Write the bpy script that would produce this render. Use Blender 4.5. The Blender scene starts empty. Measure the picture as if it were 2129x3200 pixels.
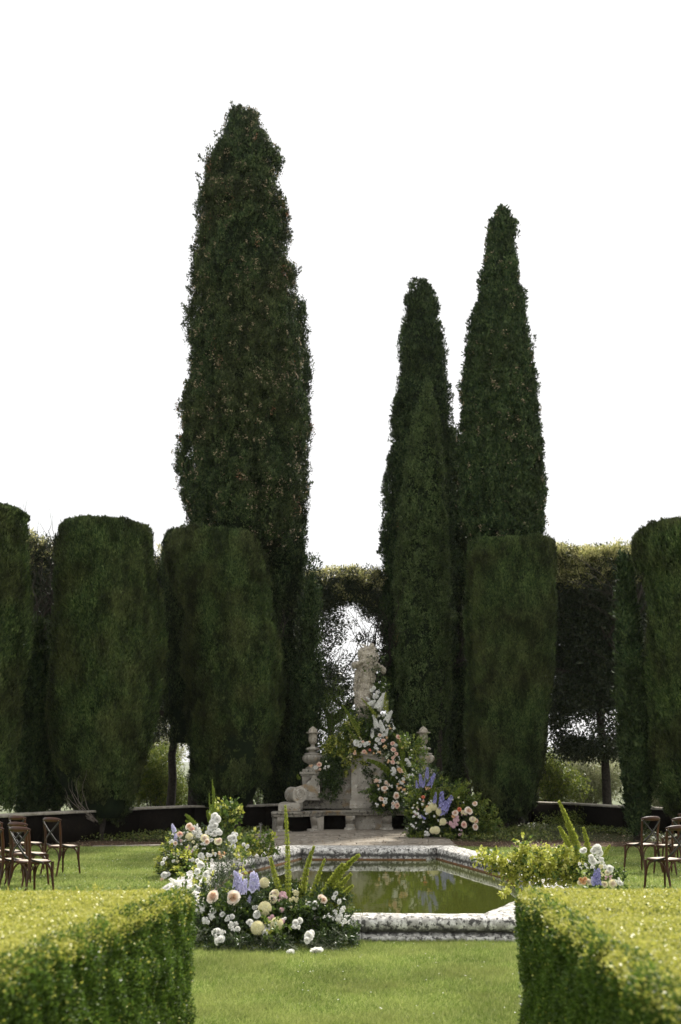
import bpy, bmesh, math, random
import numpy as np
from math import sin, cos, pi, radians, tan, atan, sqrt
from mathutils import Vector, Matrix, Euler

# ------------------------------------------------------------------ camera, world, sun
SC = bpy.context.scene
COL = SC.collection
H = 1.58
FPX = 3111.0
PITCH = math.atan(820.0 / FPX)
YAW = radians(1.7)
cd = bpy.data.cameras.new("camera")
cam = bpy.data.objects.new("camera", cd); COL.objects.link(cam)
cam.location = (0, 0, H)
cam.rotation_euler = Euler((pi / 2 + PITCH, 0, YAW), 'XYZ')
cd.sensor_fit = 'VERTICAL'; cd.sensor_height = 36; cd.sensor_width = 24; cd.lens = 35
cd.clip_start = 0.05; cd.clip_end = 20000
cd.dof.use_dof = True; cd.dof.focus_distance = 14.0; cd.dof.aperture_fstop = 2.3
SC.camera = cam

SUN_EL, SUN_AZ = 48.0, 22.0      # azimuth from +Y (away from camera) towards +X
w = bpy.data.worlds.new("World"); SC.world = w; w.use_nodes = True
nt = w.node_tree; nt.nodes.clear()
out = nt.nodes.new('ShaderNodeOutputWorld'); bg = nt.nodes.new('ShaderNodeBackground')
sky = nt.nodes.new('ShaderNodeTexSky'); sky.sky_type = 'NISHITA'; sky.sun_disc = False
sky.sun_elevation = radians(SUN_EL); sky.sun_rotation = radians(SUN_AZ)
sky.air_density = 1.0; sky.dust_density = 3.0
tc = nt.nodes.new('ShaderNodeTexCoord'); mp = nt.nodes.new('ShaderNodeMapping')
mp.inputs['Scale'].default_value = (1, 1, 2.2); mp.inputs['Rotation'].default_value = (0.2, 0.3, 0.5)
nz = nt.nodes.new('ShaderNodeTexNoise'); nz.inputs['Scale'].default_value = 1.6
nz.inputs['Detail'].default_value = 5; nz.inputs['Roughness'].default_value = 0.5
cr = nt.nodes.new('ShaderNodeValToRGB')
cr.color_ramp.elements[0].position = 0.26; cr.color_ramp.elements[0].color = (6.95, 7.05, 7.2, 1)
cr.color_ramp.elements[1].position = 0.50; cr.color_ramp.elements[1].color = (8.9, 8.9, 8.9, 1)
mx = nt.nodes.new('ShaderNodeMixRGB'); mx.inputs[0].default_value = 0.93
L = nt.links.new
L(tc.outputs['Generated'], mp.inputs['Vector']); L(mp.outputs['Vector'], nz.inputs['Vector'])
L(nz.outputs['Fac'], cr.inputs['Fac']); L(sky.outputs['Color'], mx.inputs[1]); L(cr.outputs['Color'], mx.inputs[2])
L(mx.outputs['Color'], bg.inputs['Color']); bg.inputs['Strength'].default_value = 0.072
L(bg.outputs['Background'], out.inputs['Surface'])

sd = bpy.data.lights.new("sun", 'SUN'); sun = bpy.data.objects.new("sun", sd); COL.objects.link(sun)
sd.energy = 4.6; sd.angle = radians(5); sd.color = (1.0, 0.95, 0.86)
_d = Vector((sin(radians(SUN_AZ)) * cos(radians(SUN_EL)), cos(radians(SUN_AZ)) * cos(radians(SUN_EL)), sin(radians(SUN_EL))))
sun.rotation_euler = _d.to_track_quat('Z', 'Y').to_euler()

SC.view_settings.view_transform = 'Standard'; SC.view_settings.look = 'None'
SC.view_settings.exposure = 0.9; SC.view_settings.gamma = 1.0
SC.cycles.use_denoising = True
SC.cycles.max_bounces = 8; SC.cycles.diffuse_bounces = 3; SC.cycles.glossy_bounces = 3
SC.cycles.transmission_bounces = 4; SC.cycles.transparent_max_bounces = 8
SC.cycles.sample_clamp_indirect = 4.0

# ------------------------------------------------------------------ pixel helpers (photo pixels 2129 x 3200)
_R = np.array(cam.rotation_euler.to_matrix())
CPOS = np.array([0, 0, H])
def ray(px, py):
    return _R @ np.array([(px - 1064.5) / FPX, -(py - 1600.0) / FPX, -1.0])
def P(px, py, Y):
    d = ray(px, py); return CPOS + d * (Y / d[1])
def G(px, py, z=0.0):
    d = ray(px, py); return CPOS + d * ((z - H) / d[2])

rng = np.random.default_rng(7)
random.seed(7)

def vnoise(p, f=1.0, seed=0):
    p = np.asarray(p, float) * f + seed * 17.31 + 1000.0
    i = np.floor(p).astype(np.int64); t = p - i; t = t * t * (3 - 2 * t)
    def h(a, b, c):
        n = (a * 374761393 + b * 668265263 + c * 2147483647 + seed * 1013) & 0x7fffffff
        n = ((n ^ (n >> 13)) * 1274126177) & 0x7fffffff
        return ((n ^ (n >> 16)) & 0xffff) / 65535.0
    x, y, z = i[:, 0], i[:, 1], i[:, 2]; u, v, q = t[:, 0], t[:, 1], t[:, 2]
    def lx(b, c): return h(x, b, c) * (1 - u) + h(x + 1, b, c) * u
    a = lx(y, z) * (1 - v) + lx(y + 1, z) * v
    b = lx(y, z + 1) * (1 - v) + lx(y + 1, z + 1) * v
    return a * (1 - q) + b * q - 0.5

def unit(v):
    v = np.asarray(v, float)
    return v / np.maximum(np.linalg.norm(v, axis=-1, keepdims=True), 1e-9)

# ------------------------------------------------------------------ mesh builder
class MB:
    def __init__(s): s.v = []; s.q = []; s.t = []; s.n = 0; s.qm = []; s.tm = []
    def add(s, v, q=None, t=None, m=0):
        v = np.asarray(v, float).reshape(-1, 3)
        if q is not None and len(q):
            q = np.asarray(q, np.int64).reshape(-1, 4) + s.n; s.q.append(q); s.qm.append(np.full(len(q), m))
        if t is not None and len(t):
            t = np.asarray(t, np.int64).reshape(-1, 3) + s.n; s.t.append(t); s.tm.append(np.full(len(t), m))
        s.v.append(v); s.n += len(v); return s
    def grid(s, V, closeu=False, closev=False, m=0):       # V[nu,nv,3]
        nu, nv = V.shape[:2]
        iu = np.arange(nu if closeu else nu - 1); iv = np.arange(nv if closev else nv - 1)
        a, b = np.meshgrid(iu, iv, indexing='ij'); a = a.ravel(); b = b.ravel()
        a2 = (a + 1) % nu; b2 = (b + 1) % nv
        s.add(V.reshape(-1, 3), np.stack([a * nv + b, a2 * nv + b, a2 * nv + b2, a * nv + b2], 1), m=m); return s
    def mesh(s, name, mats, smooth=False):
        me = bpy.data.meshes.new(name)
        V = np.concatenate(s.v) if s.v else np.zeros((0, 3))
        Q = np.concatenate(s.q) if s.q else np.zeros((0, 4), int)
        T = np.concatenate(s.t) if s.t else np.zeros((0, 3), int)
        me.vertices.add(len(V)); me.vertices.foreach_set('co', V.astype(np.float32).ravel())
        me.loops.add(Q.size + T.size)
        me.loops.foreach_set('vertex_index', np.concatenate([Q.ravel(), T.ravel()]).astype(np.int32))
        me.polygons.add(len(Q) + len(T))
        ls = np.concatenate([np.arange(len(Q)) * 4, Q.size + np.arange(len(T)) * 3]).astype(np.int32)
        me.polygons.foreach_set('loop_start', ls)
        mi = np.concatenate([np.concatenate(s.qm) if s.qm else [], np.concatenate(s.tm) if s.tm else []]).astype(np.int32)
        if not isinstance(mats, (list, tuple)): mats = [mats]
        for m in mats: me.materials.append(m)
        if len(mats) > 1: me.polygons.foreach_set('material_index', mi)
        if smooth: me.polygons.foreach_set('use_smooth', np.ones(len(Q) + len(T), bool))
        me.update(calc_edges=True)
        return me
    def build(s, name, mats, parent=None, smooth=False, bevel=0, origin=None):
        if origin is not None:
            o3 = np.asarray(origin, float); s.v = [a - o3 for a in s.v]
        me = s.mesh(name, mats, smooth)
        o = bpy.data.objects.new(name, me); COL.objects.link(o)
        if origin is not None: o.location = Vector(origin)
        if parent is not None:
            o.parent = parent
            if origin is None: o.matrix_parent_inverse = Matrix.Translation(-Vector(parent.location)) if parent.rotation_euler == Euler((0, 0, 0)) else parent.matrix_basis.inverted()
        if bevel:
            b = o.modifiers.new('bevel', 'BEVEL'); b.width = bevel; b.segments = 2; b.limit_method = 'ANGLE'; b.angle_limit = radians(40)
        return o
    # shapes
    def box(s, c, d, rz=0.0, m=0, taper=1.0):
        cx, cy, cz = c; dx, dy, dz = [k / 2 for k in d]
        v = []
        for z, k in ((-dz, 1.0), (dz, taper)):
            for x, y in ((-dx, -dy), (dx, -dy), (dx, dy), (-dx, dy)):
                X, Y = x * k, y * k
                v.append((cx + X * cos(rz) - Y * sin(rz), cy + X * sin(rz) + Y * cos(rz), cz + z))
        s.add(v, [(0, 3, 2, 1), (4, 5, 6, 7), (0, 1, 5, 4), (1, 2, 6, 5), (2, 3, 7, 6), (3, 0, 4, 7)], m=m); return s
    def lathe(s, c, prof, n=24, m=0, flute=0, famp=0.0, frange=None):
        prof = np.array(prof, float); a = np.arange(n) / n * 2 * pi
        V = np.zeros((len(prof), n, 3))
        for i, (r, z) in enumerate(prof):
            k = np.ones(n)
            if flute and frange and frange[0] <= z <= frange[1]: k = 1 + famp * np.abs(np.sin(a * flute / 2)) - famp * .5
            V[i, :, 0] = c[0] + r * k * np.cos(a); V[i, :, 1] = c[1] + r * k * np.sin(a); V[i, :, 2] = c[2] + z
        s.grid(V.transpose(1, 0, 2), closeu=True, m=m); return s
    def tube(s, pts, rad, n=8, m=0, cap=True, flat=1.0):
        pts = np.asarray(pts, float); k = len(pts)
        rad = np.full(k, rad) if np.isscalar(rad) else np.asarray(rad, float)
        tg = unit(np.gradient(pts, axis=0))
        up = np.array([0, 0, 1.0]) if abs(tg[0][2]) < .9 else np.array([1.0, 0, 0])
        V = np.zeros((k, n, 3)); a = np.arange(n) / n * 2 * pi
        nx = unit(np.cross(tg[0], up))
        for i in range(k):
            nx = unit(nx - tg[i] * np.dot(nx, tg[i])); ny = np.cross(tg[i], nx)
            V[i] = pts[i] + rad[i] * (np.cos(a)[:, None] * nx + flat * np.sin(a)[:, None] * ny)
        s.grid(V, closev=True, m=m)
        if cap:
            for i, rev in ((0, True), (k - 1, False)):
                vv = np.vstack([V[i], pts[i][None]]); idx = [(j, (j + 1) % n, n) for j in range(n)]
                if not rev: pass
                else: idx = [(b, a_, c_) for a_, b, c_ in idx]
                s.add(vv, t=idx, m=m)
        return s
    def prism(s, poly, y0, y1, m=0):        # polygon in XZ extruded along Y
        poly = np.array(poly, float); n = len(poly)
        f = np.column_stack([poly[:, 0], np.full(n, y0), poly[:, 1]]); b = np.column_stack([poly[:, 0], np.full(n, y1), poly[:, 1]])
        s.add(np.vstack([f, b]), [(i, (i + 1) % n, n + (i + 1) % n, n + i) for i in range(n)], m=m)
        bm = bmesh.new(); vs = [bm.verts.new(p) for p in f]; bm.faces.new(vs)
        r = bmesh.ops.triangulate(bm, faces=bm.faces[:]); bm.verts.index_update()
        tr = [[v.index for v in fc.verts] for fc in bm.faces]; bm.free()
        s.add(f, t=tr, m=m); s.add(b, t=[t[::-1] for t in tr], m=m); return s
    def leaves(s, Pn, D, Ln, Wd, N=None, fold=0.15, mid=0.45, m=0):
        n = len(Pn); D = unit(D)
        if N is None: N = rng.normal(size=(n, 3))
        side = unit(np.cross(D, N)); nn = np.cross(side, D)
        Ln = np.broadcast_to(Ln, n)[:, None]; Wd = np.broadcast_to(Wd, n)[:, None]
        v = np.stack([Pn, Pn + D * Ln * mid + side * Wd / 2 + nn * Wd * fold, Pn + D * Ln, Pn + D * Ln * mid - side * Wd / 2 + nn * Wd * fold], 1)
        i = np.arange(n)[:, None] * 4 + np.arange(4)[None]
        s.add(v.reshape(-1, 3), i, m=m); return s

# ------------------------------------------------------------------ tagging
def tag(o, label=None, cat=None, group=None, kind=None):
    if label: o['label'] = label
    if cat: o['category'] = cat
    if group: o['group'] = group
    if kind: o['kind'] = kind
    return o
def thing(name, label, cat, loc=(0, 0, 0), rz=0.0, group=None):
    o = bpy.data.objects.new(name, None); COL.objects.link(o); o.location = Vector([float(k) for k in loc]); o.rotation_euler = (0, 0, rz)
    o.empty_display_size = .1
    return tag(o, label, cat, group)
def inst(name, me, parent, loc, rot=None, scale=1.0):        # loc in world, parent unrotated
    o = bpy.data.objects.new(name, me); COL.objects.link(o); o.parent = parent
    o.location = Vector([float(k) for k in loc]) - parent.location
    if rot is not None: o.rotation_euler = rot
    o.scale = (scale,) * 3
    return o

# ------------------------------------------------------------------ materials
def newmat(name):
    m = bpy.data.materials.new(name); m.use_nodes = True; t = m.node_tree; t.nodes.clear()
    o = t.nodes.new('ShaderNodeOutputMaterial'); return m, t, o
def ramp(t, stops, interp='LINEAR'):
    r = t.nodes.new('ShaderNodeValToRGB'); r.color_ramp.interpolation = interp
    e = r.color_ramp.elements
    while len(e) < len(stops): e.new(0.5)
    for k, (p, c) in enumerate(stops): e[k].position = p; e[k].color = (c[0], c[1], c[2], 1)
    return r
def leafmat(name, cols, trans=0.3, rough=0.5, tint=None, tfreq=0.6, tamt=0.5, spec=0.3, var=None):
    m, t, o = newmat(name)
    g = t.nodes.new('ShaderNodeNewGeometry')
    r = ramp(t, [(i / (len(cols) - 1), c) for i, c in enumerate(cols)])
    t.links.new(g.outputs['Random Per Island'], r.inputs['Fac'])
    c = r.outputs['Color']
    if tint is not None:
        tx = t.nodes.new('ShaderNodeTexCoord'); n = t.nodes.new('ShaderNodeTexNoise'); n.inputs['Scale'].default_value = tfreq; n.inputs['Detail'].default_value = 3
        t.links.new(tx.outputs['Object'], n.inputs['Vector'])
        rr = ramp(t, [(0.42, (0, 0, 0)), (0.62, (tamt,) * 3)])
        t.links.new(n.outputs['Fac'], rr.inputs['Fac'])
        mix = t.nodes.new('ShaderNodeMixRGB'); mix.inputs[2].default_value = (*tint, 1)
        t.links.new(rr.outputs['Color'], mix.inputs[0]); t.links.new(c, mix.inputs[1]); c = mix.outputs['Color']
    if var is not None:
        tx = t.nodes.new('ShaderNodeTexCoord'); n = t.nodes.new('ShaderNodeTexNoise'); n.inputs['Scale'].default_value = var[0]; n.inputs['Detail'].default_value = 6; n.inputs['Roughness'].default_value = .7; mp_ = t.nodes.new('ShaderNodeMapping'); mp_.inputs['Scale'].default_value = (1, 1, .45)
        t.links.new(tx.outputs['Object'], mp_.inputs['Vector']); t.links.new(mp_.outputs[0], n.inputs['Vector']); rr = ramp(t, [(0.40, (var[1],) * 3), (0.60, (var[2],) * 3)]); t.links.new(n.outputs['Fac'], rr.inputs['Fac'])
        mm = t.nodes.new('ShaderNodeVectorMath'); mm.operation = 'MULTIPLY'; t.links.new(c, mm.inputs[0]); t.links.new(rr.outputs['Color'], mm.inputs[1]); c = mm.outputs[0]
    p = t.nodes.new('ShaderNodeBsdfPrincipled'); p.inputs['Roughness'].default_value = rough; p.inputs['Specular IOR Level'].default_value = spec
    t.links.new(c, p.inputs['Base Color'])
    if trans:
        tr = t.nodes.new('ShaderNodeBsdfTranslucent'); ms = t.nodes.new('ShaderNodeMixShader'); ms.inputs[0].default_value = trans
        t.links.new(c, tr.inputs['Color']); t.links.new(p.outputs[0], ms.inputs[1]); t.links.new(tr.outputs[0], ms.inputs[2]); t.links.new(ms.outputs[0], o.inputs[0])
    else: t.links.new(p.outputs[0], o.inputs[0])
    return m
def plain(name, col, rough=0.6, spec=0.4, metal=0.0, noise=None, nscale=8.0, bump=0.0, bscale=60.0):
    m, t, o = newmat(name); p = t.nodes.new('ShaderNodeBsdfPrincipled')
    p.inputs['Base Color'].default_value = (*col, 1); p.inputs['Roughness'].default_value = rough; p.inputs['Metallic'].default_value = metal
    p.inputs['Specular IOR Level'].default_value = spec
    tx = t.nodes.new('ShaderNodeTexCoord')
    if noise is not None:
        n = t.nodes.new('ShaderNodeTexNoise'); n.inputs['Scale'].default_value = nscale; n.inputs['Detail'].default_value = 6
        t.links.new(tx.outputs['Object'], n.inputs['Vector']); r = ramp(t, [(0.35, col), (0.65, noise)])
        t.links.new(n.outputs['Fac'], r.inputs['Fac']); t.links.new(r.outputs['Color'], p.inputs['Base Color'])
    if bump:
        n2 = t.nodes.new('ShaderNodeTexNoise'); n2.inputs['Scale'].default_value = bscale; n2.inputs['Detail'].default_value = 6
        b = t.nodes.new('ShaderNodeBump'); b.inputs['Strength'].default_value = bump; b.inputs['Distance'].default_value = 0.02
        t.links.new(tx.outputs['Object'], n2.inputs['Vector']); t.links.new(n2.outputs['Fac'], b.inputs['Height']); t.links.new(b.outputs[0], p.inputs['Normal'])
    t.links.new(p.outputs[0], o.inputs[0]); return m

def stonemat(name, base, light, dark, rust=None, spot=0.5, white=0.5, sc=1.0, dark_band=None, spec=.2):
    m, t, o = newmat(name); nl = t.links.new
    tx = t.nodes.new('ShaderNodeTexCoord'); co = tx.outputs['Object']
    def noise(scale, det=8, rough=0.6, off=0.0, vec=co):
        n = t.nodes.new('ShaderNodeTexNoise'); n.inputs['Scale'].default_value = scale * sc; n.inputs['Detail'].default_value = det; n.inputs['Roughness'].default_value = rough
        mp = t.nodes.new('ShaderNodeMapping'); mp.inputs['Location'].default_value = (off, off * 1.7, -off); nl(vec, mp.inputs['Vector']); nl(mp.outputs[0], n.inputs['Vector']); return n.outputs['Fac']
    def mix(fac, a, b):
        x = t.nodes.new('ShaderNodeMixRGB')
        nl(fac, x.inputs[0]); nl(a, x.inputs[1]) if hasattr(a, 'links') else setattr(x.inputs[1], 'default_value', (*a, 1))
        nl(b, x.inputs[2]) if hasattr(b, 'links') else setattr(x.inputs[2], 'default_value', (*b, 1))
        return x.outputs[0]
    def step(f, a, b, lo=0.0, hi=1.0):
        r = ramp(t, [(a, (lo,) * 3), (b, (hi,) * 3)]); nl(f, r.inputs['Fac']); return r.outputs['Color']
    c0 = ramp(t, [(0.3, [k * .75 for k in base]), (0.7, [min(1, k * 1.25) for k in base])]); nl(noise(2.5), c0.inputs['Fac']); c = c0.outputs['Color']
    if rust is not None: c = mix(step(noise(3.0, off=5.0), 0.56, 0.68, 0, .7), c, rust)
    c = mix(step(noise(7.0, 10, .65, 3.0), 0.62 - .2 * white, 0.70 - .2 * white, 0, .9), c, light)
    c = mix(step(noise(11.0, 10, .7, 9.0), 0.66 - .2 * spot, 0.69 - .2 * spot, 0, .92), c, dark)
    c = mix(step(noise(45.0, 4, .6, 2.0), 0.62, 0.68, 0, .6), c, dark)
    if dark_band:  # darkens a noise-edged band between two heights
        sx = t.nodes.new('ShaderNodeSeparateXYZ'); nl(co, sx.inputs[0]); ad = t.nodes.new('ShaderNodeMath'); ad.operation = 'MULTIPLY_ADD'; ad.inputs[1].default_value = .16; nl(noise(6.0, 8, .7, 4.0), ad.inputs[0]); nl(sx.outputs['Z'], ad.inputs[2])
        rg = ramp(t, [(dark_band[0], (0, 0, 0)), (dark_band[0] + .02, (.9,) * 3), (dark_band[1], (.9,) * 3), (dark_band[1] + .03, (0, 0, 0))]); nl(ad.outputs[0], rg.inputs['Fac']); c = mix(rg.outputs['Color'], c, dark)
    p = t.nodes.new('ShaderNodeBsdfPrincipled'); p.inputs['Roughness'].default_value = .88; p.inputs['Specular IOR Level'].default_value = spec
    nl(c, p.inputs['Base Color'])
    b = t.nodes.new('ShaderNodeBump'); b.inputs['Strength'].default_value = .6; b.inputs['Distance'].default_value = 0.02
    nl(noise(22.0, 10, .7, 1.0), b.inputs['Height']); nl(b.outputs[0], p.inputs['Normal'])
    nl(p.outputs[0], o.inputs[0]); return m

M = {}
M['cyp_tall'] = leafmat('cypress_foliage', [(.010, .021, .008), (.033, .055, .020), (.095, .120, .045)], .08, .6, (.052, .045, .018), .5, .3, spec=.08, var=(2.2, .5, 1.5))
M['cyp_mid'] = leafmat('cypress_foliage_cool', [(.012, .026, .011), (.038, .064, .024), (.098, .130, .048)], .08, .6, (.04, .05, .018), .6, .3, spec=.08, var=(2.8, .55, 1.35))
M['cyp_light'] = leafmat('cypress_foliage_fresh', [(.028, .050, .018), (.072, .108, .038), (.145, .185, .068)], .08, .6, (.05, .06, .022), .6, .3, spec=.08, var=(2.6, .6, 1.3))
M['cyp_clip'] = leafmat('clipped_foliage', [(.015, .032, .010), (.047, .076, .022), (.112, .148, .046)], .1, .65, (.070, .058, .024), .8, .4, spec=.15, var=(2.4, .45, 1.5))
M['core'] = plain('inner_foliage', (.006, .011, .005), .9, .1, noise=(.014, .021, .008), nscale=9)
M['bark'] = plain('bark', (.022, .018, .014), .9, .2, noise=(.055, .046, .036), nscale=14, bump=.8, bscale=40)
M['palebark'] = plain('pale_bark', (.12, .10, .08), .9, .2, noise=(.2, .17, .14), nscale=14, bump=.5)
M['cone'] = leafmat('cypress_cones', [(.10, .075, .045), (.22, .17, .10), (.42, .34, .21)], 0, .8)
M['deadleaf'] = leafmat('dead_twigs', [(.20, .09, .05), (.30, .15, .08)], .1, .7)
M['oak'] = leafmat('holm_oak_leaves', [(.010, .020, .006), (.024, .038, .012), (.060, .070, .024)], .15, .45, spec=.4)
M['oak_new'] = leafmat('holm_oak_new_leaves', [(.16, .19, .05), (.44, .42, .16), (.68, .62, .34)], .5, .5)
M['bush'] = leafmat('bush_leaves', [(.05, .085, .012), (.16, .21, .035), (.32, .34, .07)], .4, .5)
M['bush_pale'] = leafmat('pale_bush_leaves', [(.16, .19, .07), (.34, .36, .18), (.52, .50, .34)], .4, .5)
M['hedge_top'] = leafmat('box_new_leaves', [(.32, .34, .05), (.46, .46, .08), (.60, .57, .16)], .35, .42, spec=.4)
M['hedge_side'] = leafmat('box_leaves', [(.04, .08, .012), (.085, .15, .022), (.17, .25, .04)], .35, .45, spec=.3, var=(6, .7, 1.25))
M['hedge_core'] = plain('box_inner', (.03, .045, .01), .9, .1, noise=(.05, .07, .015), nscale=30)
M['grass'] = leafmat('grass_blades', [(.10, .155, .028), (.23, .31, .065), (.46, .49, .19)], .35, .5, (.34, .36, .12), 1.3, .5, var=(.5, .75, 1.2))
M['wood'] = plain('walnut_wood', (.026, .009, .004), .42, .3, noise=(.072, .024, .008), nscale=5)
M['strap'] = plain('dark_metal_strap', (.035, .032, .03), .4, .5, metal=.5)
M['rattan'] = plain('cane_seat', (.46, .38, .30), .7, .3, noise=(.56, .48, .39), nscale=60, bump=.4, bscale=220)
M['brass'] = plain('brass_screw', (.7, .55, .3), .35, .5, metal=.9)
M['soil'] = plain('soil', (.06, .038, .022), .95, .1, noise=(.11, .075, .05), nscale=2.5, bump=1, bscale=25)
M['stone'] = stonemat('weathered_stone', (.36, .33, .28), (.58, .55, .48), (.07, .062, .05), (.30, .19, .07), .35, .35)
M['stone_dark'] = stonemat('stone_lichen_dark', (.25, .23, .19), (.48, .45, .39), (.05, .045, .04), (.26, .17, .07), .55, .2)
M['statue'] = stonemat('statue_stone', (.42, .37, .30), (.56, .51, .44), (.10, .09, .075), None, .52, .4, sc=2.6)
M['rim'] = stonemat('lichened_travertine', (.38, .365, .335), (.72, .70, .655), (.05, .048, .045), None, .68, .74, sc=1.7, dark_band=(.140, .195))
M['capstone'] = stonemat('pale_capstone', (.30, .27, .22), (.44, .40, .34), (.16, .14, .12), None, .2, .5)
M['wallface'] = stonemat('shade_toned_garden_wall', (.011, .009, .007), (.02, .016, .012), (.006, .005, .005), None, .4, .3, spec=0.0)  # near-black puts the oak canopy's shade into the wall colour
M['paving'] = stonemat('paving_stone', (.25, .215, .17), (.42, .38, .32), (.12, .10, .085), None, .35, .45)
M['rust'] = plain('waterline_algae', (.17, .075, .03), .8, .2, noise=(.10, .06, .03), nscale=10)

def water_mat():
    m, t, o = newmat('pond_water'); p = t.nodes.new('ShaderNodeBsdfPrincipled')
    p.inputs['Base Color'].default_value = (.050, .060, .010, 1); p.inputs['Roughness'].default_value = .03; p.inputs['IOR'].default_value = 1.33
    tx = t.nodes.new('ShaderNodeTexCoord'); mp = t.nodes.new('ShaderNodeMapping'); mp.inputs['Scale'].default_value = (1.2, .5, 1)
    n = t.nodes.new('ShaderNodeTexNoise'); n.inputs['Scale'].default_value = 2.6; n.inputs['Detail'].default_value = 4
    b = t.nodes.new('ShaderNodeBump'); b.inputs['Strength'].default_value = .08; b.inputs['Distance'].default_value = .02
    L = t.links.new; L(tx.outputs['Object'], mp.inputs[0]); L(mp.outputs[0], n.inputs['Vector']); L(n.outputs['Fac'], b.inputs['Height']); L(b.outputs[0], p.inputs['Normal'])
    L(p.outputs[0], o.inputs[0]); return m
M['water'] = water_mat()

def lawn_mat(name='lawn', dark=(.065, .095, .02), mid=(.135, .18, .035), hi=(.26, .30, .07)):
    m, t, o = newmat(name); nl = t.links.new; tx = t.nodes.new('ShaderNodeTexCoord')
    a = t.nodes.new('ShaderNodeTexNoise'); a.inputs['Scale'].default_value = 1.1; a.inputs['Detail'].default_value = 8; a.inputs['Roughness'].default_value = .7
    b = t.nodes.new('ShaderNodeTexNoise'); b.inputs['Scale'].default_value = 60; b.inputs['Detail'].default_value = 4
    nl(tx.outputs['Object'], a.inputs['Vector']); nl(tx.outputs['Object'], b.inputs['Vector'])
    r = ramp(t, [(.3, dark), (.5, mid), (.75, hi)]); ad = t.nodes.new('ShaderNodeMath'); ad.operation = 'MULTIPLY_ADD'; ad.inputs[1].default_value = .4
    s = t.nodes.new('ShaderNodeMath'); s.operation = 'MULTIPLY'; s.inputs[1].default_value = .6
    nl(a.outputs['Fac'], s.inputs[0]); nl(b.outputs['Fac'], ad.inputs[0]); nl(s.outputs[0], ad.inputs[2]); nl(ad.outputs[0], r.inputs['Fac'])
    p = t.nodes.new('ShaderNodeBsdfPrincipled'); p.inputs['Roughness'].default_value = .9; p.inputs['Specular IOR Level'].default_value = .1
    nl(r.outputs['Color'], p.inputs['Base Color'])
    bp = t.nodes.new('ShaderNodeBump'); bp.inputs['Strength'].default_value = .8; bp.inputs['Distance'].default_value = .03; nl(b.outputs['Fac'], bp.inputs['Height']); nl(bp.outputs[0], p.inputs['Normal'])
    nl(p.outputs[0], o.inputs[0]); return m
M['lawn'] = lawn_mat()
M['cover'] = lawn_mat('ground_cover', (.02, .022, .008), (.04, .045, .014), (.09, .08, .035))  # lowered tones put the shade under the trees into the colour
M['field'] = lawn_mat('field', (.06, .08, .03), (.11, .13, .05), (.18, .18, .09))

# flowers
def petal(name, c1, c2, tr=.35): return leafmat(name, [c1, c2], tr, .55, spec=.25)
FC = dict(
    white=petal('white_petals', (.84, .83, .78), (.93, .92, .89), .45), cream=petal('cream_petals', (.78, .72, .42), (.86, .82, .58)),
    palepeach=petal('pale_peach_petals', (.90, .78, .66), (.93, .86, .77)),
    peach=petal('peach_petals', (.84, .60, .44), (.90, .76, .64)), apricot=petal('apricot_petals', (.84, .52, .26), (.88, .68, .44)),
    blush=petal('blush_petals', (.84, .50, .42), (.90, .70, .62)), pink=petal('pink_petals', (.66, .42, .46), (.80, .60, .62)),
    hot=petal('coral_petals', (.72, .20, .12), (.82, .34, .20)), lilac=petal('lilac_petals', (.48, .46, .70), (.68, .66, .84)),
    violet=petal('violet_petals', (.24, .23, .50), (.42, .41, .70)), orange=petal('orange_petals', (.82, .46, .20), (.88, .66, .40)))
M['eye'] = plain('dark_floret_eye', (.03, .02, .06), .6)
M['stem'] = plain('green_stem', (.09, .13, .03), .6)
M['g_dark'] = leafmat('arrangement_dark_leaves', [(.02, .04, .012), (.04, .07, .018), (.08, .12, .03)], .25, .4, spec=.4)
M['g_mid'] = leafmat('arrangement_leaves', [(.05, .09, .015), (.10, .16, .03), (.20, .26, .05)], .35, .45)
M['g_olive'] = leafmat('olive_leaves', [(.07, .09, .05), (.14, .16, .10), (.26, .27, .19)], .2, .5)
M['g_yel'] = leafmat('yellow_green_leaves', [(.30, .34, .04), (.48, .50, .08), (.64, .62, .20)], .45, .5)
M['plume'] = leafmat('plume_florets', [(.20, .26, .03), (.36, .40, .06), (.52, .54, .13)], .35, .5)
M['plume_dk'] = leafmat('plume_florets_green', [(.10, .16, .02), (.20, .27, .035), (.32, .38, .07)], .35, .5)

K = 1.3578   # display -> photo px
# ------------------------------------------------------------------ ground
def smooth01(x): x = np.clip(x, 0, 1); return x * x * (3 - 2 * x)
xs = np.concatenate([-np.geomspace(4500, 14, 26), np.linspace(-13, 13, 14), np.geomspace(14, 4500, 26)])
ys = np.concatenate([np.linspace(-30, 40, 15), np.geomspace(44, 4500, 34)])
XX, YY = np.meshgrid(xs, ys, indexing='ij')
nzv = vnoise(np.stack([XX.ravel(), YY.ravel(), XX.ravel() * 0], 1), 1 / 700., 3).reshape(XX.shape)
RR = np.sqrt(XX ** 2 + YY ** 2)
ZZ = -0.012 - 75 * smooth01((RR - 42) / 160.) + smooth01((RR - 400) / 2600.) * (110 + 170 * nzv)
g = MB(); g.grid(np.stack([XX, YY, ZZ], -1))
tag(g.build('ground', M['field'], smooth=True), kind='structure')

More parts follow.
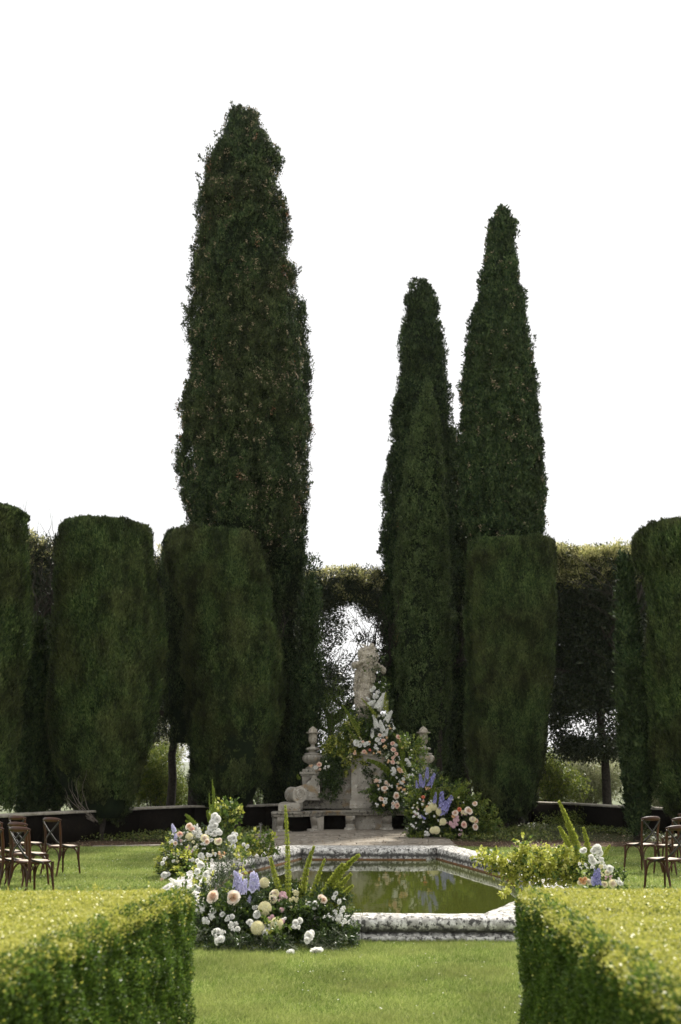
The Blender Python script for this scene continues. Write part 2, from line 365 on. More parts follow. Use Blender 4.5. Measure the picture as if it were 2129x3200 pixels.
POOL_O = [(-1.60, 10.42), (1.40, 10.42), (2.60, 13.2), (2.60, 16.6), (1.66, 20.7), (-1.80, 20.7), (-2.76, 16.8), (-2.66, 13.0)]
def in_poly(x, y, poly):
    x = np.asarray(x); r = np.zeros(x.shape, bool); n = len(poly)
    for i in range(n):
        x1, y1 = poly[i]; x2, y2 = poly[(i + 1) % n]
        c = ((y1 > y) != (y2 > y)) & (x < (x2 - x1) * (y - y1) / (y2 - y1 + 1e-12) + x1); r ^= c
    return r
# ground cover, soil strip, lawn: sheets 4 mm apart
def lawn_edge(x): return 23.45 + 0.12 * np.sin(x * 1.3) + 0.06 * np.sin(x * 4.1)
gx = np.linspace(-16, 16, 65)
def sheet(name, mat, ylo, yhi, z):
    b = MB(); V = np.zeros((len(gx), 9, 3))
    for j in range(9):
        t = j / 8; V[:, j, 0] = gx; V[:, j, 1] = ylo(gx) * (1 - t) + yhi(gx) * t; V[:, j, 2] = z
    b.grid(V); return tag(b.build(name, mat), kind='structure')
sheet('ground_cover_bed', M['cover'], lambda x: 24 + 0 * x, lambda x: 38 + 0 * x, -0.004)
sheet('soil_border', M['soil'], lambda x: 23.0 + 0 * x, lambda x: 25.3 + .5 * (x > 0) + .3 * np.sin(x * 1.7), 0.0)
sheet('lawn', M['lawn'], lambda x: -6 + 0 * x, lawn_edge, 0.004)

# soil clods and leaf litter
nl_ = 5200
lx = rng.uniform(-9, 9, nl_); ly = 23.4 + np.abs(rng.normal(0, 1, nl_)) * 2.6
b = MB(); b.leaves(np.stack([lx, ly, np.full(nl_, .008) + rng.uniform(0, .015, nl_)], 1), np.stack([rng.normal(size=nl_), rng.normal(size=nl_), rng.uniform(-.1, .35, nl_)], 1), rng.uniform(.03, .07, nl_), rng.uniform(.02, .04, nl_), np.array([0, 0, 1.0]))
M['litter'] = leafmat('leaf_litter', [(.12, .07, .035), (.24, .16, .09), (.42, .36, .26)], 0, .8)
tag(b.build('leaf_litter', M['litter']), 'dry fallen leaves scattered over the soil border', 'leaf litter', kind='stuff')
b = MB()
n = 26000
cx_ = np.concatenate([rng.uniform(-13, -2.9, n // 2), rng.uniform(2.2, 12, n // 2)]); cy_ = 25.0 + rng.random(n) ** .8 * 7.2
k = vnoise(np.stack([cx_, cy_, cx_ * 0], 1), .9, 5) > -.12
cx_ = cx_[k]; cy_ = cy_[k]; n = len(cx_); hh = rng.uniform(0, .14, n)
b.leaves(np.stack([cx_, cy_, hh], 1), np.stack([rng.normal(size=n), rng.normal(size=n), rng.uniform(0, 1.2, n)], 1), rng.uniform(.05, .10, n), rng.uniform(.03, .06, n), np.array([0, -.3, 1.0]))
M['covleaf'] = leafmat('ground_cover_leaves', [(.04, .06, .012), (.09, .12, .02), (.19, .20, .05)], .3, .5)
tag(b.build('ground_cover', M['covleaf']), 'low leafy ground cover between the soil strip and the garden wall', 'ground cover', kind='stuff')

# ---- grass blades
def blades(n, x0, x1, y0, y1, h0, h1, wd, dens=None):
    x = rng.uniform(x0, x1, n); y = rng.uniform(y0, y1, n)
    ok = ~in_poly(x, y, POOL_O) & (y < lawn_edge(x) + .03)
    cl = vnoise(np.stack([x, y, x * 0], 1), 2.5, 8)
    x = x[ok]; y = y[ok]; cl = cl[ok]; n = len(x)
    lean = unit(np.stack([rng.normal(.25, 1, n), rng.normal(-.1, 1, n), rng.uniform(.5, 2.2, n)], 1))
    hh = rng.uniform(h0, h1, n) * (1 + .7 * cl)
    return np.stack([x, y, np.full(n, 0.0)], 1), lean, hh, rng.uniform(.6, 1.2, n) * wd
b = MB()
for a in [(150000, -1.9, 1.9, 7.0, 10.5, .022, .055, .0048), (30000, -1.4, 1.1, 5.0, 7.0, .025, .05, .0045), (16000, -3.2, 4.2, 10.5, 14.5, .02, .05, .008),
          (70000, -8, -2.4, 14.5, 23.6, .025, .06, .010), (70000, 1.5, 8.5, 14.5, 23.6, .025, .06, .010)]:
    p_, d_, h_, w_ = blades(*a); b.leaves(p_, d_, h_, w_, N=np.stack([rng.normal(0, .4, len(p_)), np.full(len(p_), -1.), rng.normal(0, .2, len(p_))], 1), mid=.3)
tag(b.build('grass', M['grass']), 'short mown green grass around the stone pool', 'grass', kind='stuff')
n = 420
px_ = np.where(rng.random(n) < .6, rng.uniform(-7.5, -2.8, n), rng.uniform(2.4, 6.5, n)); py_ = rng.uniform(15, 23.3, n)
b = MB()
for j in range(n):
    a = rng.uniform(0, 6.3)
    b.leaves(np.array([[px_[j], py_[j], .05]] * 5), np.array([[cos(a + q * 1.256), sin(a + q * 1.256), .25] for q in range(5)]), .012, .009, np.array([0, 0, 1.]))
tag(b.build('daisies', petal('daisy_petals', (.7, .7, .66), (.85, .85, .8))), 'tiny white daisies and petals strewn in the far lawn', 'daisies', kind='stuff')

# ---- stone edging strip (left, between lawn and soil)
b = MB()
ed = [G(290, 2647), G(360, 2646), G(430, 2644.5), G(500, 2643), G(560, 2641)]
for i in range(len(ed) - 1):
    c = (ed[i] + ed[i + 1]) / 2; d = ed[i + 1] - ed[i]; b.box((c[0], c[1], .012), (np.hypot(d[0], d[1]) * .98, .16, .03), math.atan2(d[1], d[0]))
tag(b.build('edging_strip', M['capstone'], bevel=.006), 'thin pale stone strip between the left lawn and the soil', 'lawn edging')

# ---- paving
b = MB(); rr = random.Random(4)
y = 20.9; row = 0
while y < 31.6:
    dy = rr.uniform(.28, .5); x = -2.95 + .15 * sin(row); row += 1
    while x < 1.7:
        dx = min(rr.uniform(.5, 1.3), max(.25, 1.95 - x)); hz = rr.uniform(.018, .034) + (.02 if y > 27.4 else 0)
        b.box((x + dx / 2, y + dy / 2, hz / 2), (dx - .02, dy - .02, hz), rr.uniform(-.006, .006)); x += dx
    y += dy
tag(b.build('paving', M['paving'], bevel=.008), kind='structure')

# ------------------------------------------------------------------ pool
pool = thing('stone_pool', 'octagonal stone garden pool with thick lichen covered rim', 'pool', (0, 10.4, 0))
PO = np.array(POOL_O); nP = len(PO)
def miters(poly):
    r = []
    for i in range(len(poly)):
        a, b_, c = poly[i - 1], poly[i], poly[(i + 1) % len(poly)]
        n1 = unit(np.array([-(b_ - a)[1], (b_ - a)[0]])); n2 = unit(np.array([-(c - b_)[1], (c - b_)[0]]))
        m_ = unit(n1 + n2); r.append(m_ / max(.3, np.dot(m_, n1)))
    return np.array(r)
MI = miters(PO)
def sweep_edge(i, t0, t1, profile, closed=True, amp=.006, seed=0, gap=.004):
    j = (i + 1) % nP; Ln = np.linalg.norm(PO[j] - PO[i]); t0 += gap / Ln; t1 -= gap / Ln
    m_ = max(3, int((t1 - t0) * Ln / .05)); T = np.linspace(t0, t1, m_)
    V = np.zeros((m_, len(profile), 3))
    for a, t in enumerate(T):
        base = PO[i] * (1 - t) + PO[j] * t; mm = MI[i] * (1 - t) + MI[j] * t
        for q, (o_, z) in enumerate(profile): V[a, q] = (base[0] + mm[0] * o_, base[1] + mm[1] * o_, z)
    f = V.reshape(-1, 3); f += (vnoise(f, 7, 1) * 2.2 * amp + vnoise(f, 22, 2) * amp)[:, None] * np.array([.6, .6, .8])
    V = f.reshape(V.shape); b = MB(); b.grid(V, closev=True)
    for a, rev in ((0, 0), (m_ - 1, 1)):
        c = V[a].mean(0); k = len(profile); idx = [(q, (q + 1) % k, k) if rev else ((q + 1) % k, q, k) for q in range(k)]
        b.add(np.vstack([V[a], c[None]]), t=idx)
    return b
def rim_profile(wd):
    pr = [(.075, .004), (.0, .006), (-.01, .05), (.02, .066), (.04, .075)]
    pr = [(.04, .0), (.0, .0), (.0, .052), (.035, .066), (.055, .085)]
    for a in np.linspace(-70, 80, 9): pr.append((.10 + -.09 * cos(radians(a)) + 0, .155 + .075 * sin(radians(a))))
    pr += [(.10 + (wd - .10) * .4, .236), (wd - .05, .215), (wd - .008, .19), (wd, .12), (wd + .004, .0), (wd, -.02), (.2, -.02)]
    return pr
widths = [.46, .46, .52, .52, .78, .58, .52, .46]
jn = 0
for i in range(nP):
    j = (i + 1) % nP; Ln = np.linalg.norm(PO[j] - PO[i]); nseg = max(1, round(Ln / 1.5))
    wd = widths[i]
    for s_ in range(nseg):
        b = sweep_edge(i, s_ / nseg, (s_ + 1) / nseg, rim_profile(wd))
        b.build('coping_stone', M['rim'], pool, smooth=True)
b = MB()
for i in range(nP):      # rusty algae line at the water
    j = (i + 1) % nP; wd = widths[i]
    V = np.zeros((2, 3, 3))
    for a, t in enumerate((0, 1)):
        base = PO[[i, j][t]]; mm = MI[[i, j][t]]
        for q, (o_, z) in enumerate([(wd - .02, .042), (wd + .014, .036), (wd + .018, -.01)]): V[a, q] = (base[0] + mm[0] * o_, base[1] + mm[1] * o_, z)
    b.grid(V)
b.build('algae_line', M['rust'], pool)
b = MB(); inn = PO + MI * .40; c = inn.mean(0)
b.add(np.vstack([np.column_stack([inn, np.full(nP, .014)]), [[c[0], c[1], .014]]]), t=[(i, (i + 1) % nP, nP) for i in range(nP)])
tag(b.build('pond_water', M['water']), kind='structure')

# ------------------------------------------------------------------ tree builders
def prof_rows(rows, Y):
    rr_ = []
    for (y_, xl, xr) in rows:
        a = P(xl * K, y_ * K, Y); c = P(xr * K, y_ * K, Y); rr_.append((a[2], (a[0] + c[0]) / 2, (c[0] - a[0]) / 2))
    rr_.sort(); return np.array(rr_)
def sample_surf(pr, n, sq=2.0, dep=.9, front=.72):
    z = pr[:, 0]; cx = pr[:, 1]; r = np.maximum(pr[:, 2], .02)
    seg = np.sqrt(np.diff(z) ** 2 + np.diff(r) ** 2) * (r[:-1] + r[1:]) / 2
    s_ = rng.choice(len(seg), n, p=seg / seg.sum()); t = rng.random(n)
    zz = z[s_] * (1 - t) + z[s_ + 1] * t; cc = cx[s_] * (1 - t) + cx[s_ + 1] * t; r_ = r[s_] * (1 - t) + r[s_ + 1] * t
    ph = np.where(rng.random(n) < front, -pi / 2 + rng.uniform(-pi * .56, pi * .56, n), rng.uniform(0, 2 * pi, n))
    cp, sp = np.cos(ph), np.sin(ph)
    k = (np.abs(cp) ** sq + np.abs(sp) ** sq) ** (-1 / sq)
    dr = np.diff(r)[s_]; dz = np.maximum(np.diff(z)[s_], 1e-4)
    nx, ny = np.sign(cp) * np.abs(cp * k) ** (sq - 1), np.sign(sp) * np.abs(sp * k) ** (sq - 1)
    N = unit(np.stack([nx, ny, -dr / dz * 1.0], 1))
    return np.stack([cc + r_ * k * cp, r_ * dep * k * sp, zz], 1), N, r_
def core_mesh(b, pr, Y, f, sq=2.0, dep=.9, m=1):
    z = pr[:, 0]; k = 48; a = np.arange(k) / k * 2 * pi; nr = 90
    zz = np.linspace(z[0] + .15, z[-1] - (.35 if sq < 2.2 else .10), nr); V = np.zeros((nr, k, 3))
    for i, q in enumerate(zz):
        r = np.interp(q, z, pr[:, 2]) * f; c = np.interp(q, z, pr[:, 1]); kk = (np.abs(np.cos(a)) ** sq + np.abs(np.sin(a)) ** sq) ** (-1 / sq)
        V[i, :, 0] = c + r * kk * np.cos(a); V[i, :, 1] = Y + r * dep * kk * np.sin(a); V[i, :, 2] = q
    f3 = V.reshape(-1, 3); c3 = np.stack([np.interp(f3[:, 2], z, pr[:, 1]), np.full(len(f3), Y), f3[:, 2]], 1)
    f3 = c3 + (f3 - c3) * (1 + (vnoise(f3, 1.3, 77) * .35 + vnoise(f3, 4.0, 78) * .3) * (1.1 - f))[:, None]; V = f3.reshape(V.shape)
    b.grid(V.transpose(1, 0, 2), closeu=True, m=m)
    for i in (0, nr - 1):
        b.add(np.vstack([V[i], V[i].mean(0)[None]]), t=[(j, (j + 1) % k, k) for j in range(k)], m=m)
def trunk_obj(root, Y, x, z1, r, n=3, mat='bark', spread=.25, seed=0):
    rr = random.Random(seed); b = MB()
    for i in range(n):
        ox, oy = rr.uniform(-1, 1) * r * (n > 1) * 1.2, rr.uniform(-1, 1) * r * (n > 1) * 1.0
        pts = []
        for j in range(9):
            t = j / 8; pts.append((x + ox * (1 + t * spread * 3) + rr.uniform(-.03, .03), Y + oy * (1 + t) + rr.uniform(-.03, .03), -.03 + (z1 + .03) * t))
        b.tube(pts, [r * (1.15 if n == 1 else .75) * (1 - .6 * j / 8) * (1.35 if j == 0 else 1) for j in range(9)], 8)
    return b.build('trunk', M[mat], root, smooth=True)

def clumpy(name, label, cat, rows, Y, nclump, per, rad, seed, mat='cyp_tall', group='tall cypress trees', cones=0, dead=0, corefac=.55, up=.75, sp=(.075, .15), dep=.9, tz=None, elong=1.35, trunk_r=.22, ntr=3, jag=.10, tufts=0):
    pr = prof_rows(rows, Y); base = np.array([pr[0, 1], Y, 0.0])
    root = thing(name, label, cat, base, group=group)
    c, N, r_ = sample_surf(pr, nclump, dep=dep)
    c = c - N * (np.minimum(rad * .95 + .03, .22 * r_))[:, None] - N * (rng.random((nclump, 1)) ** 1.6 * np.minimum(.30, .4 * r_)[:, None]) + rng.normal(size=c.shape) * rad * .3
    jagv = vnoise(c, 1.1, seed) * 2.0
    c = c + N * (jagv * jag)[:, None]
    crad = rad * rng.uniform(.6, 1.4, nclump)
    idx = np.repeat(np.arange(nclump), per); n = len(idx)
    d = unit(rng.normal(size=(n, 3)) + N[idx] * .9 + np.array([0, 0, .25]))
    p = c[idx] + d * (crad[idx] * rng.uniform(.55, 1.0, n))[:, None] * np.array([1, 1, elong]) + np.array([0, Y, 0])
    D = unit(d * .25 + np.array([0, 0, up]) + rng.normal(size=(n, 3)) * .45)
    ln = rng.uniform(*sp, n)
    b = MB(); b.leaves(p, D, ln, ln * rng.uniform(.32, .5, n), N=d + rng.normal(size=(n, 3)) * .28)
    if tufts:   # stray sprigs past the outline
        q, Nq, _ = sample_surf(pr, tufts, dep=dep)
        for i in range(tufts):
            m_ = 40; t = rng.random(m_); ax = unit(Nq[i] * .8 + np.array([0, 0, rng.uniform(.6, 1.8)])); Lx = rng.uniform(.2, .5)
            pp = q[i] + np.array([0, Y, 0]) - Nq[i] * .1 + ax * (t * Lx)[:, None] + rng.normal(size=(m_, 3)) * (.06 * (1.15 - t))[:, None]
            b.leaves(pp, ax + rng.normal(size=(m_, 3)) * .6, rng.uniform(.08, .15, m_), .045)
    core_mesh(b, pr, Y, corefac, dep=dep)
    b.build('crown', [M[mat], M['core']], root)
    if cones:
        q = rng.integers(0, nclump, cones // 8); q = np.repeat(q, 8); m_ = len(q); d2 = unit(rng.normal(size=(m_, 3)) * .30 + np.repeat(rng.normal(size=(m_ // 8, 3)) * .5, 8, 0) + N[q] * 1.0)
        pc = c[q] + d2 * (crad[q] * 1.0)[:, None] * np.array([1, 1, elong]) + d2 * .05 + np.array([0, Y, 0])
        o6 = np.array([(1, 0, 0), (0, 1, 0), (-1, 0, 0), (0, -1, 0), (0, 0, 1), (0, 0, -1)]) * .022
        f8 = np.array([(0, 1, 4), (1, 2, 4), (2, 3, 4), (3, 0, 4), (1, 0, 5), (2, 1, 5), (3, 2, 5), (0, 3, 5)])
        vv = pc[:, None, :] + o6[None] * rng.uniform(.7, 1.35, (m_, 1, 1)); ff = (np.arange(m_) * 6)[:, None, None] + f8[None]
        bb = MB(); bb.add(vv.reshape(-1, 3), t=ff.reshape(-1, 3)); tag(bb.build('cones', M['cone'], root), kind='stuff')
    if dead:
        bb = MB(); q = rng.integers(0, nclump, dead)
        for i in q:
            m_ = 22; pp = c[i] + N[i] * (crad[i] * 1.15) + rng.normal(size=(m_, 3)) * np.array([.05, .05, .16]) + np.array([0, Y, 0])
            bb.leaves(pp, N[i] + rng.normal(size=(m_, 3)) * .7, rng.uniform(.04, .10, m_), .03)
        tag(bb.build('dead_twigs', M['deadleaf'], root), kind='stuff')
    trunk_obj(root, Y, base[0], max(pr[0, 0] + 3.0, 2.5), trunk_r, ntr, seed=seed)
    return root

def clipped(name, label, rows, Y, n, seed, sq=2.6, dep=.85, group='clipped cypress columns', mat='cyp_clip', branches=0, ntr=4, trunk_r=.16, disp=.10, front=.78, trx=None, holes=()):
    pr = prof_rows(rows, Y); kf = (Y - .7 * dep * pr[:, 2].max()) / Y; pr[:, 0] = H + (pr[:, 0] - H) * kf; bx = pr[0, 1] if trx is None else P(trx * K, rows[-1][0] * K, Y)[0]; base = np.array([bx, Y, 0.0])
    root = thing(name, label, 'clipped cypress', base, group=group)
    pc_, Nc_, rc_ = sample_surf(pr, n // 14, sq=sq, dep=dep, front=front); ix = np.repeat(np.arange(n // 14), 14); n = len(ix); N = Nc_[ix]
    tan_ = rng.normal(size=(n, 3)); tan_ = unit(tan_ - N * (tan_ * N).sum(1, keepdims=True)); p = pc_[ix] + tan_ * (np.sqrt(rng.random(n)) * .085)[:, None] * np.array([1, 1, 1.7]) - N * (rng.random(n // 14) ** 1.5 * .13)[ix][:, None]
    dv = vnoise(p * np.array([1, 1, .45]), 1.6, seed) * 1.6 + vnoise(p * np.array([1, 1, .5]), 5.0, seed + 1) * 1.5 + vnoise(p * np.array([1, 1, .6]), 13.0, seed + 2) * 1.0
    low = smooth01((2.6 - p[:, 2]) / 2.6)
    lump = vnoise(p, .75, seed + 9) * 1.8 * smooth01((pr[-1, 0] - p[:, 2]) / 1.2); n = len(p)
    p = p + N * ((dv + lump) * disp * (1 + low))[:, None] - N * (rng.random(n) ** 2 * .07)[:, None]
    nt_ = n // 12; ct_ = pr[-3:, 1].mean(); rt_ = pr[-3, 2]; a_ = rng.uniform(0, 2 * pi, nt_); q_ = np.sqrt(rng.random(nt_)) * rt_
    kt = (np.abs(np.cos(a_)) ** sq + np.abs(np.sin(a_)) ** sq) ** (-1 / sq)
    zq = np.interp(q_, pr[::-1, 2][:3], pr[::-1, 0][:3])
    p[-nt_:] = np.stack([ct_ + q_ * kt * np.cos(a_), q_ * kt * dep * np.sin(a_), zq - rng.random(nt_) * .05], 1); N[-nt_:] = np.array([0, 0, 1.])
    D = unit(N * rng.uniform(.0, .8, n)[:, None] + np.array([0, 0, 1.15]) + rng.normal(size=(n, 3)) * .32)
    ln = rng.uniform(.05, .11, n)
    keep = np.ones(n, bool)
    for (hx, hy, hr) in holes:
        hc = P(hx, hy, Y); keep &= ((p[:, 0] - hc[0]) ** 2 / hr ** 2 + (p[:, 2] - hc[2]) ** 2 / (hr * 1.6) ** 2) > 1
    b = MB(); b.leaves((p + np.array([0, Y, 0]))[keep], D[keep], ln[keep], (ln * rng.uniform(.28, .42, n))[keep], N=N[keep] + rng.normal(size=(keep.sum(), 3)) * .35)
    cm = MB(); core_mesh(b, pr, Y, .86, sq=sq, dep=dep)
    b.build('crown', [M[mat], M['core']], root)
    trunk_obj(root, Y, base[0], pr[0, 0] + 1.2, trunk_r, ntr, seed=seed)
    if branches:
        rr = random.Random(seed + 5); bb = MB()
        for i in range(branches):
            a = P(rr.uniform(210, 225) * K, 1890 * K, Y - .7)
            e = P(rr.uniform(140, 200) * K, rr.uniform(1770, 1850) * K, Y - 1.05); pts = []
            for j in range(8):
                t = j / 7; q = a * (1 - t) + e * t; q = q + np.array([-.18 * sin(pi * t) + rr.uniform(-.03, .03), 0, rr.uniform(-.02, .02)]); pts.append(q)
            bb.tube(pts, [.013 * (1 - .7 * j / 7) for j in range(8)], 5)
        bb.build('bare_branches', M['palebark'], root, smooth=True)
    return root

# ---- tall cypresses
T1 = [(252, 548, 578), (262, 532, 590), (300, 508, 603), (345, 490, 628), (372, 484, 640), (382, 462, 644), (410, 460, 648), (450, 462, 655), (550, 450, 668), (650, 440, 682), (750, 432, 692), (850, 426, 697), (950, 421, 700), (1050, 419, 702), (1150, 418, 700), (1190, 422, 698), (1225, 440, 690), (1262, 500, 660)]
clumpy('cypress_tree', 'tallest cypress, broad and dark with many tan cones, left of the statue', 'cypress', T1, 30.7, 5200, 46, .175, 11, cones=6400, dead=30, corefac=.78, sp=(.06, .12), trunk_r=.28, jag=.30, tufts=60)
b = None
# side limb near the top of the tallest cypress is made of clumps too
T1b = [(700, 676, 694), (760, 662, 706), (850, 655, 710), (1000, 650, 716), (1120, 630, 712), (1200, 590, 708), (1400, 595, 712), (1550, 620, 716), (1700, 606, 712), (1800, 600, 706), (1870, 612, 695)]
clumpy('cypress_tree', 'narrow dark cypress squeezed against the right flank of the tallest cypress', 'cypress', T1b, 33.2, 2400, 42, .17, 12, mat='cyp_tall', corefac=.72, sp=(.07, .13), jag=.10, tufts=24, elong=2.0)
T1c = [(1300, 718, 724), (1350, 705, 727), (1450, 692, 731), (1600, 680, 735), (1700, 672, 736), (1800, 668, 730), (1870, 680, 722)]
clumpy('cypress_tree', 'short slim cypress with a pointed tip just left of the statue', 'cypress', T1c, 32.0, 420, 42, .22, 13, mat='cyp_mid', corefac=.6, sp=(.07, .13), jag=.08, elong=2.2)
T2 = [(654, 958, 984), (668, 945, 996), (700, 932, 1008), (800, 919, 1024), (900, 908, 1036), (1000, 897, 1043), (1100, 884, 1048), (1200, 877, 1050), (1300, 873, 1052), (1400, 873, 1052), (1500, 877, 1052), (1600, 884, 1052), (1700, 894, 1050), (1800, 915, 1045), (1860, 950, 1030)]
clumpy('cypress_tree', 'mid height cypress with a blunt top directly right of the statue', 'cypress', T2, 35.2, 3600, 46, .18, 14, mat='cyp_mid', corefac=.74, jag=.18, tufts=30)
T2b = [(888, 982, 988), (930, 974, 997), (955, 962, 1002), (1000, 944, 1012), (1080, 926, 1030), (1200, 912, 1036), (1350, 905, 1040), (1500, 905, 1042), (1650, 912, 1042), (1720, 930, 1035), (1800, 950, 1020)]
clumpy('cypress_tree', 'short cypress with a slender pointed tip in front of the mid height one', 'cypress', T2b, 33.1, 2600, 40, .14, 15, mat='cyp_light', corefac=.78, jag=.10, sp=(.06, .12), elong=1.9, dead=3)
T3 = [(482, 1154, 1160), (500, 1142, 1170), (520, 1124, 1184), (600, 1112, 1192), (700, 1092, 1208), (800, 1070, 1225), (900, 1060, 1238), (1000, 1055, 1246), (1100, 1053, 1254), (1180, 1056, 1257), (1225, 1066, 1256), (1262, 1100, 1240)]
clumpy('cypress_tree', 'tall tapering cypress dotted with pale cones above a clipped column on the right', 'cypress', T3, 31.6, 4200, 42, .15, 16, mat='cyp_mid', cones=2300, corefac=.76, jag=.07, tufts=40)
T3b = [(1000, 1036, 1060), (1100, 1030, 1075), (1300, 1030, 1085), (1500, 1030, 1090), (1700, 1032, 1088), (1830, 1040, 1080), (1870, 1045, 1075)]
clumpy('cypress_tree', 'dark cypress filling the gap between the two right hand tall ones', 'cypress', T3b, 36.0, 1200, 40, .2, 17, corefac=.8, jag=.06, elong=2.0)
TA = [(1440, 86, 88), (1480, 78, 96), (1560, 62, 108), (1680, 46, 112), (1780, 40, 110), (1840, 42, 100), (1880, 55, 85)]
clumpy('cypress_tree', 'young pointed cypress between the left edge column and its neighbour', 'cypress', TA, 26.6, 1100, 40, .13, 18, mat='cyp_mid', group='young cypress trees', corefac=.6, jag=.06, elong=2.0, ntr=1, trunk_r=.08)
TA2 = [(1400, 140, 146), (1500, 122, 160), (1700, 100, 165), (1850, 95, 165)]
clumpy('cypress_tree', 'shaded cypress half hidden behind the flat topped column on the left', 'cypress', TA2, 28.4, 900, 40, .17, 19, mat='cyp_tall', group='young cypress trees', corefac=.7, jag=.06, elong=2.0, ntr=1, trunk_r=.1)
TB = [(1285, 1437, 1442), (1310, 1431, 1449), (1380, 1427, 1458), (1500, 1425, 1474), (1600, 1425, 1488), (1700, 1428, 1498), (1800, 1434, 1502), (1870, 1440, 1492), (1905, 1452, 1482)]
clumpy('cypress_tree', 'slim young cypress standing beside the right edge column', 'cypress', TB, 26.0, 1300, 40, .11, 20, mat='cyp_mid', group='young cypress trees', corefac=.6, jag=.06, sp=(.07, .14), elong=2.4, ntr=1, trunk_r=.08, tufts=30)

# ---- clipped columns
clipped('clipped_cypress', 'clipped column cut off by the left edge of the view', [(1156, -60, 20), (1160, -110, 40), (1172, -140, 54), (1200, -150, 58), (1300, -150, 62), (1400, -150, 64), (1500, -150, 58), (1600, -148, 50), (1700, -145, 45), (1800, -140, 36), (1860, -120, 20)], 24.0, 120000, 21)
clipped('clipped_cypress', 'clipped column with a rounded flat top and bare twigs at its foot, left', [(1192, 175, 300), (1196, 155, 325), (1206, 148, 342), (1250, 142, 352), (1320, 138, 364), (1400, 133, 374), (1500, 126, 378), (1600, 117, 370), (1680, 113, 352), (1760, 118, 335), (1820, 135, 320), (1870, 165, 300), (1900, 190, 270)], 26.2, 210000, 22, branches=9, trx=218)
clipped('clipped_cypress', 'dark clipped column in the recess behind the big clipped one, left of centre', [(1217, 400, 470), (1222, 384, 480), (1250, 377, 500), (1400, 374, 500), (1550, 380, 500), (1680, 385, 500), (1720, 395, 490)], 31.6, 40000, 23, mat='cyp_tall', group='clipped cypress columns', disp=.16)  # darker foliage puts the recess's shade into this column's colour
clipped('clipped_cypress', 'big clipped column bulging to the right under the tallest cypress', [(1218, 420, 560), (1226, 394, 590), (1262, 384, 602), (1312, 392, 612), (1420, 426, 634), (1480, 434, 645), (1560, 433, 655), (1650, 433, 652), (1720, 436, 636), (1790, 442, 615), (1840, 452, 590), (1872, 470, 560)], 29.8, 210000, 24, sq=2.4, trx=532, ntr=5, trunk_r=.2, disp=.16)
clipped('clipped_cypress', 'square topped clipped column under the right tall cypress', [(1241, 1090, 1255), (1246, 1078, 1268), (1270, 1074, 1274), (1400, 1075, 1275), (1500, 1078, 1270), (1600, 1080, 1262), (1700, 1078, 1250), (1800, 1085, 1236), (1850, 1098, 1226), (1880, 1120, 1205), (1898, 1140, 1185)], 30.6, 210000, 25, sq=3.2, trx=1165)
clipped('clipped_cypress', 'clipped column with a shoulder on its left, at the right edge', [(1194, 1510, 1680), (1200, 1485, 1720), (1215, 1462, 1740), (1240, 1455, 1745), (1290, 1462, 1745), (1310, 1480, 1745), (1400, 1484, 1745), (1500, 1486, 1740), (1600, 1490, 1735), (1700, 1500, 1730), (1800, 1510, 1720), (1850, 1530, 1700), (1890, 1560, 1670)], 25.2, 180000, 26, sq=2.4)

